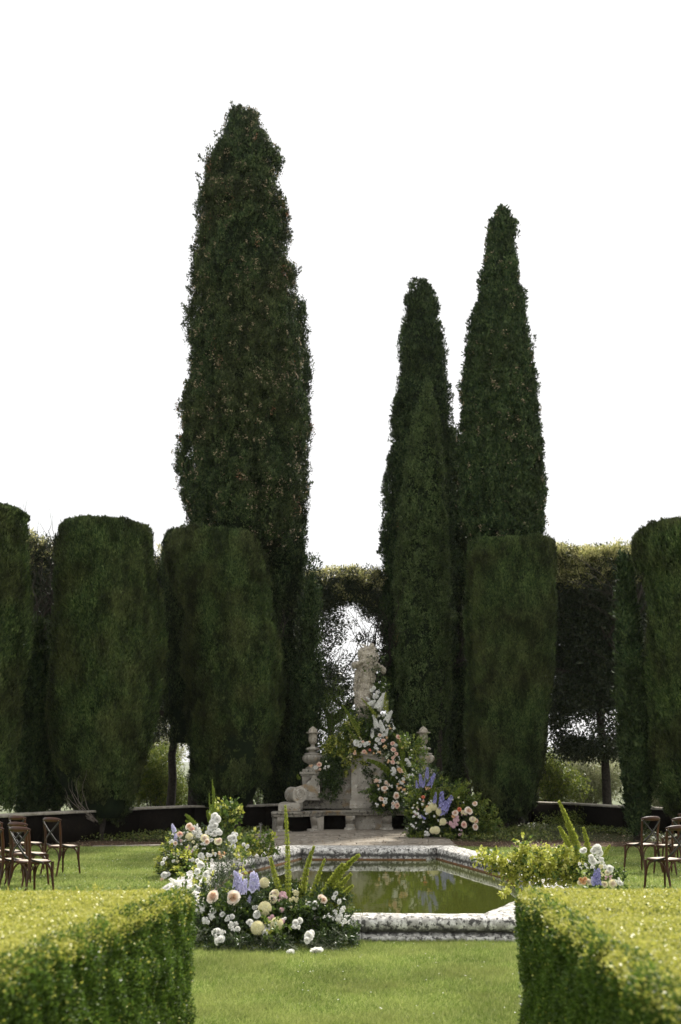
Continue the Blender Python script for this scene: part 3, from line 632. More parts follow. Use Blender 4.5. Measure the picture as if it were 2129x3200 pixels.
# ---- holm oaks behind, clipped flat
def oak(label, rows, Y, ndense, nsparse, zs, seed, newn=2500, thr=-.06, cr=.36, trunks=(0,), br=26, low=None, brow=None, densez=None):
    pr = prof_rows(rows, Y); zt = pr[-1, 0]; xc = pr[:, 1].mean(); zb = pr[0, 0]
    root = thing('holm_oak', label, 'holm oak', (xc, Y, 0), group='holm oaks clipped into a canopy behind the cypresses')
    rr = np.random.default_rng(seed)
    def inr(n, z0, z1, dy):
        z = rr.uniform(z0, z1, n); c = np.interp(z, pr[:, 0], pr[:, 1]); r = np.interp(z, pr[:, 0], pr[:, 2])
        return np.stack([c + r * rr.uniform(-1, 1, n), Y + rr.uniform(-dy, dy, n), z], 1)
    b = MB(); zd = zt - zs
    nc = ndense // 60; c = inr(nc, zd, zt - .30, 1.1); lw_ = (c[:, 2] < zd + .8); c[:, 2] += lw_ * vnoise(c * np.array([1, 1, 0]), 1.4, seed + 6) * 1.3; idx = np.repeat(np.arange(nc), 60); n = len(idx)
    d = unit(rr.normal(size=(n, 3)) + np.array([0, -.3, .2])); p = c[idx] + d * rr.uniform(.1, .36, n)[:, None]
    b.leaves(p, d + rr.normal(size=(n, 3)) * .6 + np.array([0, 0, -.2]), rr.uniform(.07, .12, n), rr.uniform(.03, .045, n), N=d + np.array([0, 0, .6]))
    # sparse lower part
    nc = nsparse // 40; c = inr(nc, zb, zd + .2, 1.0); k = vnoise(c, .8, seed) > thr; c = c[k]; nc = len(c); idx = np.repeat(np.arange(nc), 40); n = len(idx)
    d = unit(rr.normal(size=(n, 3))); p = c[idx] + d * (rr.random(n) ** .6 * cr)[:, None] * np.array([1.3, 1, .8])
    b.leaves(p, d + rr.normal(size=(n, 3)), rr.uniform(.08, .14, n), rr.uniform(.04, .06, n))
    b.build('crown', M['oak'], root)
    # fresh growth on top
    b = MB(); nc = newn // 25; c = inr(nc, zt - .42, zt - .22, 1.2); c[:, 2] += vnoise(c, 1.3, seed + 2) * .6 + vnoise(c, 4, seed + 3) * .25 - rr.random(nc) ** 2 * 1.1 * (c[:, 1] < Y - .5); idx = np.repeat(np.arange(nc), 25); n = len(idx)
    c[:, 1] -= (rr.random(nc) < .35) * .25
    d = unit(rr.normal(size=(n, 3)) * .8 + np.array([0, -.2, .7])); p = c[idx] + d * rr.uniform(0, .2, n)[:, None]
    b.leaves(p, d + np.array([0, 0, .3]), rr.uniform(.07, .13, n), rr.uniform(.025, .04, n))
    b.build('new_growth', M['oak_new'], root)
    # trunk with limbs
    b = MB(); ra = random.Random(seed)
    def limb(p0, d, L_, r, dep):
        pts = [np.array(p0, float)]; dd = np.array(d, float)
        for j in range(6):
            dd = unit(dd + np.array([ra.uniform(-.35, .35), ra.uniform(-.25, .25), ra.uniform(-.2, .3)])); pts.append(pts[-1] + dd * L_ / 6)
        b.tube(pts, [r * (1 - .6 * j / 6) for j in range(7)], 6 if dep < 2 else 4)
        if dep < 3:
            for _ in range(4 if dep < 2 else 3):
                q = ra.randint(2, 6); limb(pts[q], unit(dd + np.array([ra.uniform(-1, 1), ra.uniform(-.5, .5), ra.uniform(-.5, .8)])), L_ * .62, r * .5, dep + 1)
    for tx in trunks:
        x0 = P(tx * K, 1850 * K, Y)[0]
        b.tube([(x0 + ra.uniform(-.07, .07), Y + ra.uniform(-.05, .05), zt * .42 * j / 5 - .05) for j in range(6)], [.17, .15, .14, .13, .12, .12], 8)
        for _ in range(5): limb((x0, Y, zt * .40 - ra.uniform(0, .6)), unit(np.array([ra.uniform(-.9, .9), ra.uniform(-.5, .5), ra.uniform(.2, 1)])), zt * .36, .08, 0)
    b.build('trunk', M['bark'], root, smooth=True)
    return root
oak('holm oak seen between the two left columns with a sunlit flat top', [(1240, 55, 150), (1420, 55, 150), (1700, 50, 150), (1800, 50, 150)], 31.5, 34000, 42000, 1.9, 31, newn=4200, trunks=(70, 130))
oak('holm oak in the narrow gap left of the tallest cypress', [(1278, 340, 400), (1420, 335, 440), (1690, 330, 440), (1705, 330, 440)], 33.5, 26000, 44000, 1.6, 32, newn=1600, thr=-.12, trunks=(395,))
oak('holm oak behind the statue with bare crooked branches against the sky', [(1312, 700, 890), (1420, 700, 890), (1600, 715, 880), (1690, 720, 870)], 36.0, 48000, 26000, 1.35, 33, newn=9000, thr=-.02, cr=.25, trunks=(760, 850))
oak('holm oak with pale yellow new growth on top, right of the clipped columns', [(1262, 1265, 1480), (1420, 1260, 1490), (1650, 1255, 1500), (1740, 1290, 1500)], 33.5, 80000, 130000, 2.1, 34, newn=46000, thr=-.17, cr=.34, trunks=(1395,))
# ------------------------------------------------------------------ garden wall and bushes beyond
wp = [G(a * K, b_ * K, .74) for a, b_ in ((-150, 1880), (0, 1873), (85, 1868), (310, 1857), (440, 1852))] 
wp = [np.array(p) for p in wp]
wr = [G(a * K, b_ * K, .74) for a, b_ in ((1230, 1843), (1350, 1848), (1445, 1853), (1545, 1858), (1700, 1869))]
midp = [np.array([-3.2, wp[-1][1] + .9, .74]), np.array([0, max(wp[-1][1], wr[0][1]) + 1.3, .74]), np.array([2.6, wr[0][1] + .6, .74])]
wall = thing('garden_wall', 'low garden wall coloured dark for canopy shade, with pale flat coping stones curving behind the trees', 'garden wall', (0, midp[1][1], 0))
pl = wp + midp + wr
def seg_boxes(b, pts, w_, z0, z1, maxlen=99, gap=0.0):
    for i in range(len(pts) - 1):
        a, c = pts[i], pts[i + 1]; Ln = np.hypot(*(c - a)[:2]); k = max(1, int(Ln / maxlen))
        for j in range(k):
            p0 = a + (c - a) * j / k; p1 = a + (c - a) * (j + 1) / k; m_ = (p0 + p1) / 2
            b.box((m_[0], m_[1], (z0 + z1) / 2 + rng.uniform(-.004, .004) * (maxlen < 9)), (Ln / k - gap + (0.02 if maxlen > 9 else 0), w_, z1 - z0), math.atan2((c - a)[1], (c - a)[0]))
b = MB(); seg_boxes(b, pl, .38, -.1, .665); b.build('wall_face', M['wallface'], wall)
b = MB(); seg_boxes(b, pl, .52, .668, .722, 1.3, .012); b.build('coping', M['capstone'], wall, bevel=.012)

def bush(label, blobs, Y, n, mat, L_=(.07, .13), stems=7, group='bushes beyond the garden wall', cat='bush', name='bush', dy=.8, seed=1):
    c0 = P(blobs[0][0] * K, 1900 * K, Y); root = thing(name, label, cat, (c0[0], Y, 0), group=group)
    b = MB(); tot = sum(q[2] * q[3] for q in blobs); rr = random.Random(seed); sb = MB()
    for (x, y, rx, ry) in blobs:
        c = P(x * K, y * K, Y); s_ = Y * 1.03 / FPX * K; m_ = int(n * rx * ry / tot); nc = max(2, m_ // 18)
        u = unit(rng.normal(size=(nc, 3))) * (rng.random((nc, 1)) ** .45); cc = c + u * np.array([rx * s_, dy, ry * s_]); idx = np.repeat(np.arange(nc), 18)
        p = cc[idx] + rng.normal(size=(len(idx), 3)) * .11; b.leaves(p, rng.normal(size=(len(idx), 3)) + np.array([0, 0, .2]), rng.uniform(*L_, len(idx)), rng.uniform(.4, .6, len(idx)) * L_[0])
        for _ in range(stems):
            e = c + np.array([rr.uniform(-1, 1) * rx * s_, rr.uniform(-.5, .5), rr.uniform(-.6, .9) * ry * s_]); pts = []
            for j in range(7):
                t = j / 6; q = np.array([c0[0], Y, -.1]) * (1 - t) + e * t; pts.append(q + np.array([.2 * sin(t * 3 + _), 0, .25 * sin(pi * t)]) * (0 < j < 6))
            sb.tube(pts, [.035 * (1 - .8 * j / 6) for j in range(7)], 5)
    b.build('foliage', mat, root); sb.build('stems', M['palebark'], root); return root
bush('sunlit yellow green bush behind the wall left of the tallest cypress', [(360, 1770, 55, 55), (400, 1830, 45, 45), (330, 1810, 40, 50)], 36.5, 19800, M['bush'], seed=2)
bush('pale grey green shrub behind the wall left of the tallest cypress', [(385, 1720, 50, 32), (345, 1715, 30, 30), (365, 1650, 30, 50)], 38.5, 7920, M['bush_pale'], seed=3)
bush('bush low behind the wall between the big clipped column and the bench', [(600, 1810, 55, 60), (650, 1830, 40, 40)], 36.0, 6000, M['g_mid'], seed=12)
bush('dark green bush behind the wall near the left edge', [(95, 1780, 40, 75), (30, 1800, 40, 60)], 34.5, 11000, M['bush'], seed=4)
bush('airy leafy shrub behind the statue on the left', [(765, 1640, 42, 70), (800, 1730, 50, 60), (745, 1780, 35, 60)], 35.3, 16500, M['g_mid'], (.05, .09), seed=5)
bush('leafy green shrub with crossing pale branches right of the square topped column', [(1265, 1770, 38, 50), (1300, 1810, 50, 40), (1255, 1830, 30, 32)], 36.0, 11000, M['bush'], seed=6, stems=12)
bush('pale blossoming shrub above the wall on the right', [(1345, 1815, 55, 38), (1400, 1790, 45, 50), (1330, 1760, 40, 30)], 37.5, 14300, M['bush_pale'], seed=7, stems=10)
bush('pale shrub between the slim young cypress and the right edge column', [(1520, 1825, 35, 42)], 36.0, 5720, M['bush_pale'], seed=8)
bush('low green weeds growing at the foot of the right wall', [(1330, 1890, 90, 12)], 31.6, 1500, M['bush'], (.05, .09), stems=0, group=None, name='weeds', cat='weeds', seed=9, dy=.3)

# ------------------------------------------------------------------ monument
YB = 30.35
def mx(px): return P(px, 2450, YB)[0]
def mz(py, Y=YB): return P(1150, py, Y)[2]
MC = mx(1152)
mon = thing('stone_bench', 'weathered curved stone garden bench with high back, scrolls and central pedestal', 'bench', (MC, 30.0, 0))
def yf(x): return 29.72 - 1.18 * smooth01((abs(x - MC) - .95) / 1.15)
def seat_sweep(prof, x0, x1, n=60):
    X = np.linspace(x0, x1, n); V = np.zeros((n, len(prof), 3))
    for i, x in enumerate(X):
        for j, (oy, z) in enumerate(prof): V[i, j] = (x, yf(x) + oy, z)
    b = MB(); b.grid(V, closev=True)
    for i, f_ in ((0, 1), (n - 1, 0)):
        c = V[i].mean(0); k = len(prof); b.add(np.vstack([V[i], c[None]]), t=[((q, (q + 1) % k, k) if f_ else ((q + 1) % k, q, k)) for q in range(k)])
    return b
SX0, SX1 = MC - 2.68, MC + 2.68
seat_sweep([(.06, .44), (.035, .455), (.035, .505), (.01, .515), (.0, .53), (.0, .565), (.02, .58), (.62, .585), (.62, .44)], SX0, SX1).build('seat', M['stone_dark'], mon, smooth=False, bevel=.006)
seat_sweep([(.55, .0), (.55, .437), (.95, .437), (.95, .0)], SX0 + .3, SX1 - .3).build('riser', M['wallface'], mon)  # riser reuses the shade-darkened wall colour
legp = [(.10, .02), (.10, .10), (.14, .115), (.14, .19), (.20, .20), (.15, .25), (.07, .31), (.03, .37), (.02, .438), (.42, .438), (.42, .02)]
for px_, rz_, wd in ((897, .45, .20), (985, -.55, .20), (1096, 0, .27), (1208, 0, .27), (1319, .55, .20), (1407, -.45, .20)):
    b = MB(); b.prism([(y, z) for y, z in legp], -wd / 2, wd / 2); V = b.v; X0 = mx(px_)
    for k in range(len(V)):
        v = V[k]; x, y, z = v[:, 1].copy(), v[:, 0].copy(), v[:, 2].copy()
        V[k] = np.stack([X0 + x * cos(rz_) - y * sin(rz_), yf(X0) + .03 + x * sin(rz_) + y * cos(rz_), z], 1)
    b.box((X0 - .12 * sin(rz_), yf(X0) + .03 + .23 * cos(rz_), .055), (wd + .07, .40, .105), rz_)
    b.build('leg', M['stone'], mon, bevel=.008)
# back wall
outl = [(942, 2526), (942, 2412), (1000, 2412), (1003, 2428), (1012, 2442), (1026, 2449), (1038, 2446), (1048, 2434), (1056, 2416), (1060, 2402), (1102, 2402), (1102, 2526)]
for sgn in (0, 1):
    o_ = [(mx(a) if not sgn else 2 * MC - mx(a), mz(b_)) for a, b_ in outl]
    if sgn: o_ = o_[::-1]
    b = MB(); b.prism(o_, YB, YB + .45)
    def bx(x0, x1, y0, y1, f, bk=.5):
        X0, X1 = mx(x0), mx(x1)
        if sgn: X0, X1 = 2 * MC - X1, 2 * MC - X0
        b.box(((X0 + X1) / 2, YB + (bk - f) / 2, (mz(y0) + mz(y1)) / 2), (X1 - X0, bk + f, abs(mz(y0) - mz(y1))))
    bx(937, 1005, 2412, 2419, .09); bx(940, 1002, 2419.5, 2424, .05); bx(945, 998, 2403, 2411.6, .02)
    bx(1056, 1101, 2396, 2402.5, .06)
    bx(1008, 1075, 2478, 2480, .02); bx(1072, 1075, 2445, 2477.6, .02)     # raised panel edges
    b.build('back_wall', M['stone'], mon, bevel=.006)
    b = MB(); bx(905, 1101, 2502, 2527, .07); bx(905, 1101, 2498, 2501.6, .04); b.build('plinth', M['stone_dark'], mon, bevel=.006)
    # curved relief on the wall
    b = MB(); pts = []
    for t in np.linspace(0, 1, 12): pts.append(((mx(1050 + 30 * t) if not sgn else 2 * MC - mx(1050 + 30 * t)), YB - .005, mz(2466 - 34 * t ** 1.8)))
    b.tube(pts, .022, 6); b.build('carved_relief', M['stone'], mon, smooth=True)
    # scroll arm
    b = MB(); s_ = -1 if sgn else 1
    o_ = [(915, 2500), (918, 2470), (938, 2456), (958, 2449), (972, 2436), (978, 2424), (1002, 2424), (1002, 2500)]
    o_ = [(mx(a) if not sgn else 2 * MC - mx(a), mz(b_)) for a, b_ in o_]
    if sgn: o_ = o_[::-1]
    b.prism(o_, YB - .30, YB + .3); b.build('arm_wall', M['stone'], mon, bevel=.01)
    X0, X1 = mx(886), mx(950)
    b = MB(); X0, X1 = (X0, X1) if not sgn else (2 * MC - X1, 2 * MC - X0); b.box(((X0 + X1) / 2, 29.40, .587 + .10), (X1 - X0, 1.3, .199)); b.box(((X0 + X1) / 2, 29.42, .587 + .215), (X1 - X0 - .06, 1.24, .03)); b.build('scroll_base', M['stone'], mon, bevel=.012)
    b = MB(); cx0 = (mx(948) if not sgn else 2 * MC - mx(948)); cz = mz(2478, 29); ax = unit(np.array([-.56 * s_, .83, 0])); c0 = np.array([cx0, 28.93, .587 + .235 + .205])
    sd_ = np.cross(ax, [0, 0, 1]); k = 28; a = np.arange(k) / k * 2 * pi; prof = [(.205, 0), (.215, .012), (.215, .05), (.20, .07), (.196, .2), (.194, .32), (.198, .42), (.200, .48), (.200, .50), (.19, .51)]
    V = np.zeros((len(prof), k, 3))
    for i, (r, l) in enumerate(prof): V[i] = c0 + ax * l + r * 1.06 * (np.cos(a)[:, None] * sd_ + np.sin(a)[:, None] * np.array([0, 0, 1]))
    b.grid(V.transpose(1, 0, 2), closeu=True); b.add(np.vstack([V[0], (c0 + ax * .0)[None]]), t=[(j, (j + 1) % k, k) for j in range(k)]); b.add(np.vstack([V[-1], (c0 + ax * .51)[None]]), t=[((j + 1) % k, j, k) for j in range(k)])
    th = np.linspace(0, 5.2 * pi, 70); rr_ = .165 * (1 - th / (5.9 * pi)); b.tube([c0 - ax * .008 + r_ * (cos(t) * sd_ * s_ + sin(t) * np.array([0, 0, 1])) for t, r_ in zip(th, rr_)], .017, 6)
    b.build('scroll', M['stone'], mon, smooth=False, bevel=.004)
# pedestal
b = MB(); X0, X1 = mx(1099), mx(1205); Z1 = mz(2362)
b.box((MC, YB - .02, (.02 + Z1) / 2), (X1 - X0, .62, Z1 - .02)); b.box((MC, YB - .02, Z1 + .02), (X1 - X0 + .12, .74, .045)); b.box((MC, YB - .02, Z1 + .06), (X1 - X0 + .06, .70, .035))
b.box((MC, YB - .02, mz(2513)), (X1 - X0 + .10, .72, .22)); b.box((MC, YB - .02, mz(2499)), (X1 - X0 + .06, .68, .03))
b.build('pedestal', M['stone'], mon, bevel=.006)
b = MB(); fy = YB - .02 - .31 - .01
for x0, x1, y0, y1 in ((1117, 1190, 2376, 2379), (1117, 1190, 2471, 2474), (1117, 1119.5, 2379.3, 2470.7), (1187.5, 1190, 2379.3, 2470.7), (1124, 1183, 2383, 2385), (1122, 1128, 2440, 2466), (1128.4, 1140, 2458, 2466)):
    b.box(((mx(x0) + mx(x1)) / 2, fy, (mz(y0) + mz(y1)) / 2), (mx(x1) - mx(x0), .035, abs(mz(y0) - mz(y1))))
b.build('panel_frame', M['stone'], mon, bevel=.004)

# urns
def urn(px_, label):
    x = mx(px_); z0 = mz(2403) + .001; s_ = .0094
    u = thing('stone_urn', label, 'urn', (x, YB + .2, z0), group='stone urns on the bench back')
    h = lambda py: (2403 - py) * s_
    b = MB(); b.lathe((x, YB + .2, z0), [(.001, 0), (.215, 0), (.215, .03), (.19, .045), (.16, .06), (.12, .10), (.12, h(2388)), (.16, h(2386)), (.24, h(2382)), (.295, h(2375)), (.30, h(2369)), (.275, h(2363)), (.235, h(2359)), (.25, h(2357.5)), (.235, h(2355)), (.13, h(2353)), (.12, h(2347)), (.15, h(2346)), (.21, h(2344)), (.215, h(2340)), (.18, h(2338)), (.08, h(2335)), (.055, h(2330)), (.075, h(2326)), (.001, h(2325.8))], 48, flute=14, famp=.16, frange=(h(2386), h(2360)))
    b.build('bowl', M['stone'], u, smooth=True)
    b = MB(); b.lathe((x, YB + .2, z0), [(.001, h(2325.9)), (.09, h(2325.5)), (.125, h(2319)), (.132, h(2306)), (.118, h(2297)), (.13, h(2294)), (.195, h(2292)), (.20, h(2289.5)), (.12, h(2288)), (.125, h(2284)), (.10, h(2279)), (.045, h(2274)), (.001, h(2271))], 32, flute=8, famp=.22, frange=(h(2294), h(2276)))
    b.build('finial', M['statue'], u, smooth=True)
    return u
urn(976, 'stone urn with a pointed finial on the left pier of the bench back')
urn(2 * 1152 - 976, 'stone urn with a pointed finial on the right pier, partly behind vine leaves')

# statue
YS = 30.42
def sp(px, py, dy=0.0):
    q = P(px, py, YS); return np.array([q[0], YS + dy, q[2]])
st_root = thing('statue', 'pale weathered stone statue of a draped figure with raised bent arms', 'statue', (MC - .05, YS, mz(2353, YS)))
bm = bmesh.new(); s_ = .0094
def ell(px, py, rx, ry, rd, dy=0.0, rot=0.0):
    m_ = Matrix.Translation(Vector(sp(px, py, dy))) @ Matrix.Rotation(rot, 4, 'Y') @ Matrix.Diagonal(Vector((rx * s_, rd * s_, ry * s_, 1)))
    bmesh.ops.create_icosphere(bm, subdivisions=3, radius=1.0, matrix=m_)
def cap(p0, p1, r0, r1, k=9):
    p0 = Vector(p0); p1 = Vector(p1)
    for j in range(k):
        t = j / (k - 1); bmesh.ops.create_icosphere(bm, subdivisions=2, radius=r0 + (r1 - r0) * t, matrix=Matrix.Translation(p0.lerp(p1, t)))
# robe and legs
cap(sp(1126, 2345), sp(1131, 2205), .17, .21, 12); cap(sp(1152, 2345, .02), sp(1146, 2210, 0), .16, .17, 12); cap(sp(1119, 2330, -.1), sp(1124, 2215, -.08), .09, .12, 12)
cap(sp(1141, 2300, -.16), sp(1137, 2200, -.17), .06, .07, 10); cap(sp(1158, 2300, -.12), sp(1153, 2215, -.12), .05, .07, 10)
ell(1135, 2194, 29, 22, 21); ell(1139, 2172, 28, 20, 20); ell(1142, 2148, 28, 26, 19); ell(1145, 2118, 30, 32, 20); ell(1149, 2088, 34, 24, 21)
for k_ in range(5):   # drapery folds slung round the hips
    a0, a1 = sp(1107 + k_, 2156 + k_ * 10, -.06), sp(1136 + k_ * 2, 2180 + k_ * 6, -.25); mid_ = (a0 + a1) / 2 + np.array([-.02, -.10, -.06 - .015 * k_])
    for t in np.linspace(0, 1, 12):
        q = a0 * (1 - t) ** 2 + 2 * mid_ * t * (1 - t) + a1 * t * t; bmesh.ops.create_icosphere(bm, subdivisions=2, radius=.030, matrix=Matrix.Translation(Vector(q)))
cap(sp(1133, 2180, -.2), sp(1140, 2208, -.2), .04, .06, 5); cap(sp(1150, 2180, -.16), sp(1160, 2200, -.1), .05, .05, 5)
cap(sp(1110, 2155, .02), sp(1116, 2100, .02), .06, .075, 8)
for fx, f0, f1 in ((1114, 2210, 2340), (1122, 2215, 2345), (1148, 2215, 2345), (1163, 2205, 2330), (1155, 2225, 2340)):
    cap(sp(fx, f1, -.17), sp(fx + 4, f0, -.19), .040, .028, 16)
cap(sp(1122, 2140, -.17), sp(1130, 2100, -.19), .03, .05, 6); cap(sp(1163, 2140, -.17), sp(1160, 2100, -.2), .03, .06, 6)
# arms, elbows out to the sides, hands meeting under the burden
cap(sp(1124, 2080, -.02), sp(1108, 2078, -.10), .10, .085, 6); cap(sp(1108, 2080, -.10), sp(1137, 2068, -.24), .085, .06, 7)
cap(sp(1176, 2082, -.02), sp(1199, 2094, -.08), .10, .08, 7); cap(sp(1199, 2093, -.09), sp(1176, 2078, -.23), .085, .06, 7)
ell(1199, 2098, 7, 9, 8, -.05); ell(1108, 2084, 7, 8, 8, -.07)
# bulky bundle and head
ell(1152, 2055, 34, 28, 24, -.03); ell(1136, 2045, 19, 22, 17, -.06); ell(1165, 2052, 20, 22, 18, -.02); ell(1140, 2034, 11, 10, 10, -.12)
for k_ in range(26):
    bmesh.ops.create_icosphere(bm, subdivisions=2, radius=random.uniform(.03, .055), matrix=Matrix.Translation(Vector(sp(random.uniform(1136, 1178), random.uniform(2062, 2084), -.20 + random.uniform(-.03, .03)))))
# folded mass and beak like horn on top
ell(1160, 2026, 10, 17, 9, -.03, .35); ell(1168, 2036, 8, 16, 9, -.02, .55); ell(1155, 2033, 5, 16, 7, -.12, .5)
for t in np.linspace(0, 1, 14):
    a = sp(1150, 2032, -.06) * (1 - t) ** 2 + 2 * sp(1143, 2012, -.06) * t * (1 - t) + sp(1120, 2015, -.02) * t * t
    bmesh.ops.create_icosphere(bm, subdivisions=2, radius=.052 * (1 - .72 * t), matrix=Matrix.Translation(Vector(a)))
o3 = Vector(st_root.location)
for v in bm.verts: v.co -= o3
me = bpy.data.meshes.new('figure'); bm.to_mesh(me); bm.free(); me.materials.append(M['statue'])
fo = bpy.data.objects.new('figure', me); COL.objects.link(fo); fo.parent = st_root
rm = fo.modifiers.new('remesh', 'REMESH'); rm.mode = 'VOXEL'; rm.voxel_size = .012; rm.use_smooth_shade = True
sm = fo.modifiers.new('smooth', 'SMOOTH'); sm.iterations = 1; sm.factor = .5
tx_ = bpy.data.textures.new('folds', 'CLOUDS'); tx_.noise_scale = .07; tx_.noise_depth = 3
dm = fo.modifiers.new('disp', 'DISPLACE'); dm.texture = tx_; dm.strength = .05; dm.texture_coords = 'LOCAL'
tx2 = bpy.data.textures.new('erosion', 'STUCCI'); tx2.noise_scale = .035; dm2 = fo.modifiers.new('erosion', 'DISPLACE'); dm2.texture = tx2; dm2.strength = .022; dm2.texture_coords = 'LOCAL'
b = MB(); c = sp(1143, 2350); b.box((c[0], YS, mz(2353, YS) + .05), (.62, .5, .10)); b.build('plinth', M['stone'], st_root, bevel=.01)

# ------------------------------------------------------------------ chairs
chair = thing('cross_back_chair', 'walnut cross back chair standing alone, nearest the pool in the left group', 'chair', (0, 0, 0), group='cross back chairs on the lawn')
def cpart(name, b, mat, smooth=True, bevel=0): return b.build(name, mat, chair, smooth=smooth, bevel=bevel)
def spline(pts, n):
    pts = np.array(pts, float); t = np.linspace(0, len(pts) - 1, n); out_ = []
    for q in t:
        i = min(int(q), len(pts) - 2); f = q - i; p0 = pts[max(i - 1, 0)]; p1 = pts[i]; p2 = pts[i + 1]; p3 = pts[min(i + 2, len(pts) - 1)]
        out_.append(.5 * ((2 * p1) + (-p0 + p2) * f + (2 * p0 - 5 * p1 + 4 * p2 - p3) * f * f + (-p0 + 3 * p1 - 3 * p2 + p3) * f ** 3))
    return np.array(out_)
for s_ in (-1, 1):
    b = MB(); p_ = spline([(.20 * s_, -.245, 0), (.19 * s_, -.205, .25), (.188 * s_, -.19, .45), (.192 * s_, -.215, .68), (.20 * s_, -.25, .85)], 14); b.tube(p_, np.interp(np.linspace(0, 1, 14), [0, .5, 1], [.013, .020, .015]), 8); cpart('leg', b, M['wood'])
    b = MB(); p_ = spline([(.185 * s_, .18, .44), (.195 * s_, .185, .25), (.215 * s_, .22, 0)], 10); b.tube(p_, np.interp(np.linspace(0, 1, 10), [0, 1], [.021, .013]), 8); cpart('leg', b, M['wood'])
    b = MB(); p_ = spline([(-.205 * s_, -.262, .845), (-.08 * s_, -.268, .73), (.06 * s_, -.262 + .008 * s_, .61), (.165 * s_, -.205, .50), (.222 * s_, -.04, .445), (.223 * s_, .0, .44)], 18)
    V = np.zeros((18, 4, 3)); tg = unit(np.gradient(p_, axis=0))
    for i in range(18):
        nn = unit(np.array([p_[i][0] * 1.5, -.6, 0])); w2 = unit(np.cross(tg[i], nn)) * .014; V[i] = [p_[i] - w2 - nn * .003, p_[i] + w2 - nn * .003, p_[i] + w2 + nn * .003, p_[i] - w2 + nn * .003]
    b.grid(V, closev=True); cpart('cross_strap', b, M['strap'], smooth=False)
    for (x0, y0, dx, dy) in ((.19, -.20, -1, 0), (.19, -.20, 0, 1), (.192, .185, -1, 0), (.192, .185, 0, -1)):
        b = MB(); pts = [(s_ * (x0 + dx * (.015 + .145 * (1 - cos(a)))), y0 + dy * (.015 + .145 * (1 - cos(a))), .24 + .185 * sin(a)) for a in np.linspace(0, pi / 2, 9)]
        b.tube(pts, .0095, 6); cpart('brace', b, M['wood'])
b = MB(); p_ = spline([(-.228, -.245, .868), (-.12, -.285, .872), (0, -.298, .872), (.12, -.285, .872), (.228, -.245, .868)], 17)
V = np.zeros((17, 12, 3)); a = np.arange(12) / 12 * 2 * pi
for i in range(17):
    tg = unit(p_[min(i + 1, 16)] - p_[max(i - 1, 0)]); nn = unit(np.cross(tg, [0, 0, 1])); e = max(.35, 1 - (abs(i - 8) / 8) ** 6)
    V[i] = p_[i] + np.cos(a)[:, None] * nn * .017 * e + np.sin(a)[:, None] * np.array([0, 0, 1.]) * .038 * (1 - .25 * abs(i - 8) / 8) * e
b.grid(V, closev=True)
for i, rv in ((0, 0), (16, 1)): b.add(np.vstack([V[i], p_[i][None]]), t=[((j, (j + 1) % 12, 12) if rv else ((j + 1) % 12, j, 12)) for j in range(12)])
cpart('top_rail', b, M['wood'])
b = MB(); k = 40; a = np.arange(k) / k * 2 * pi; ca, sa = np.cos(a), np.sin(a); kk = (np.abs(ca) ** 3 + np.abs(sa) ** 3) ** (-1 / 3)
sx = (.205 + .018 * sa) * kk * ca; sy = .212 * kk * sa
V = [np.stack([sx * f, sy * f, np.full(k, z)], 1) for f, z in ((.02, .428), (.95, .428), (1.0, .434), (1.0, .452), (.97, .460), (.83, .461), (.82, .455), (.02, .455))]
b.grid(np.array(V).transpose(1, 0, 2), closeu=True); st_ = cpart('seat', b, M['wood'])
b = MB(); V = [np.stack([sx * f, sy * f, np.full(k, z)], 1) for f, z in ((.825, .457), (.80, .4625), (.4, .464), (.01, .464))]; b.grid(np.array(V).transpose(1, 0, 2), closeu=True); co = b.build('cane_panel', M['rattan'], st_); 
for s_ in (-1, 1):
    for z, y in ((.862, -.252), (.445, -.212)):
        b = MB(); b.add(np.array([(1, 0, 0), (0, 1, 0), (-1, 0, 0), (0, -1, 0), (0, 0, 1), (0, 0, -1)]) * .006 + np.array([.198 * s_, y - .018, z]), t=[(0, 1, 4), (1, 2, 4), (2, 3, 4), (3, 0, 4), (1, 0, 5), (2, 1, 5), (3, 2, 5), (0, 3, 5)]); cpart('screw', b, M['brass'])
def copy_tree(o, parent=None):
    c = o.copy(); COL.objects.link(c)
    if parent is not None: c.parent = parent; c.matrix_parent_inverse = o.matrix_parent_inverse.copy()
    for ch in list(o.children): copy_tree(ch, c)
    return c
kids = [ch for ch in chair.children]
def place_chair(p, rz, label, right=True, first=False):
    c = chair if first else copy_tree(chair)
    off = np.array([.20 * (1 if right else -1), -.245]); ox = off[0] * cos(rz) - off[1] * sin(rz); oy = off[0] * sin(rz) + off[1] * cos(rz)
    c.location = (p[0] - ox, p[1] - oy, 0); c.rotation_euler = (0, 0, rz); c['label'] = label; return c
protos = []
def topG(px, py): return G(px, py, .872)
chairs = [
 (G(176, 2741), -.60, 'walnut cross back chair standing alone, nearest the pool in the left group', True),
 (topG(92, 2592), -.62, 'walnut cross back chair in the left group cut by the hedge top, fully visible back', True),
 (topG(83, 2577), -.60, 'walnut cross back chair directly behind the front one of the left group', True),
 (topG(79, 2556), -.58, 'rearmost walnut cross back chair of the left group', True),
 (topG(9, 2590), -.62, 'walnut chair at the left edge showing only the end of its back, front row', True),
 (topG(6, 2572), -.60, 'walnut chair at the left edge showing only the end of its back, second row', True),
 (G(2019.5, 2733), .58, 'whole walnut cross back chair at the pool end of the right group', False),
 (topG(2084, 2588), .60, 'front walnut cross back chair at the right edge, its legs behind the hedge', False),
 (topG(2102, 2561), .58, 'middle walnut cross back chair at the right edge, partly cut off', False),
 (topG(2121, 2545), .58, 'rearmost walnut chair at the right edge, only a corner of its rail showing', False)]
for i in range(1, len(chairs)): place_chair(*chairs[i][:2], chairs[i][2], chairs[i][3])
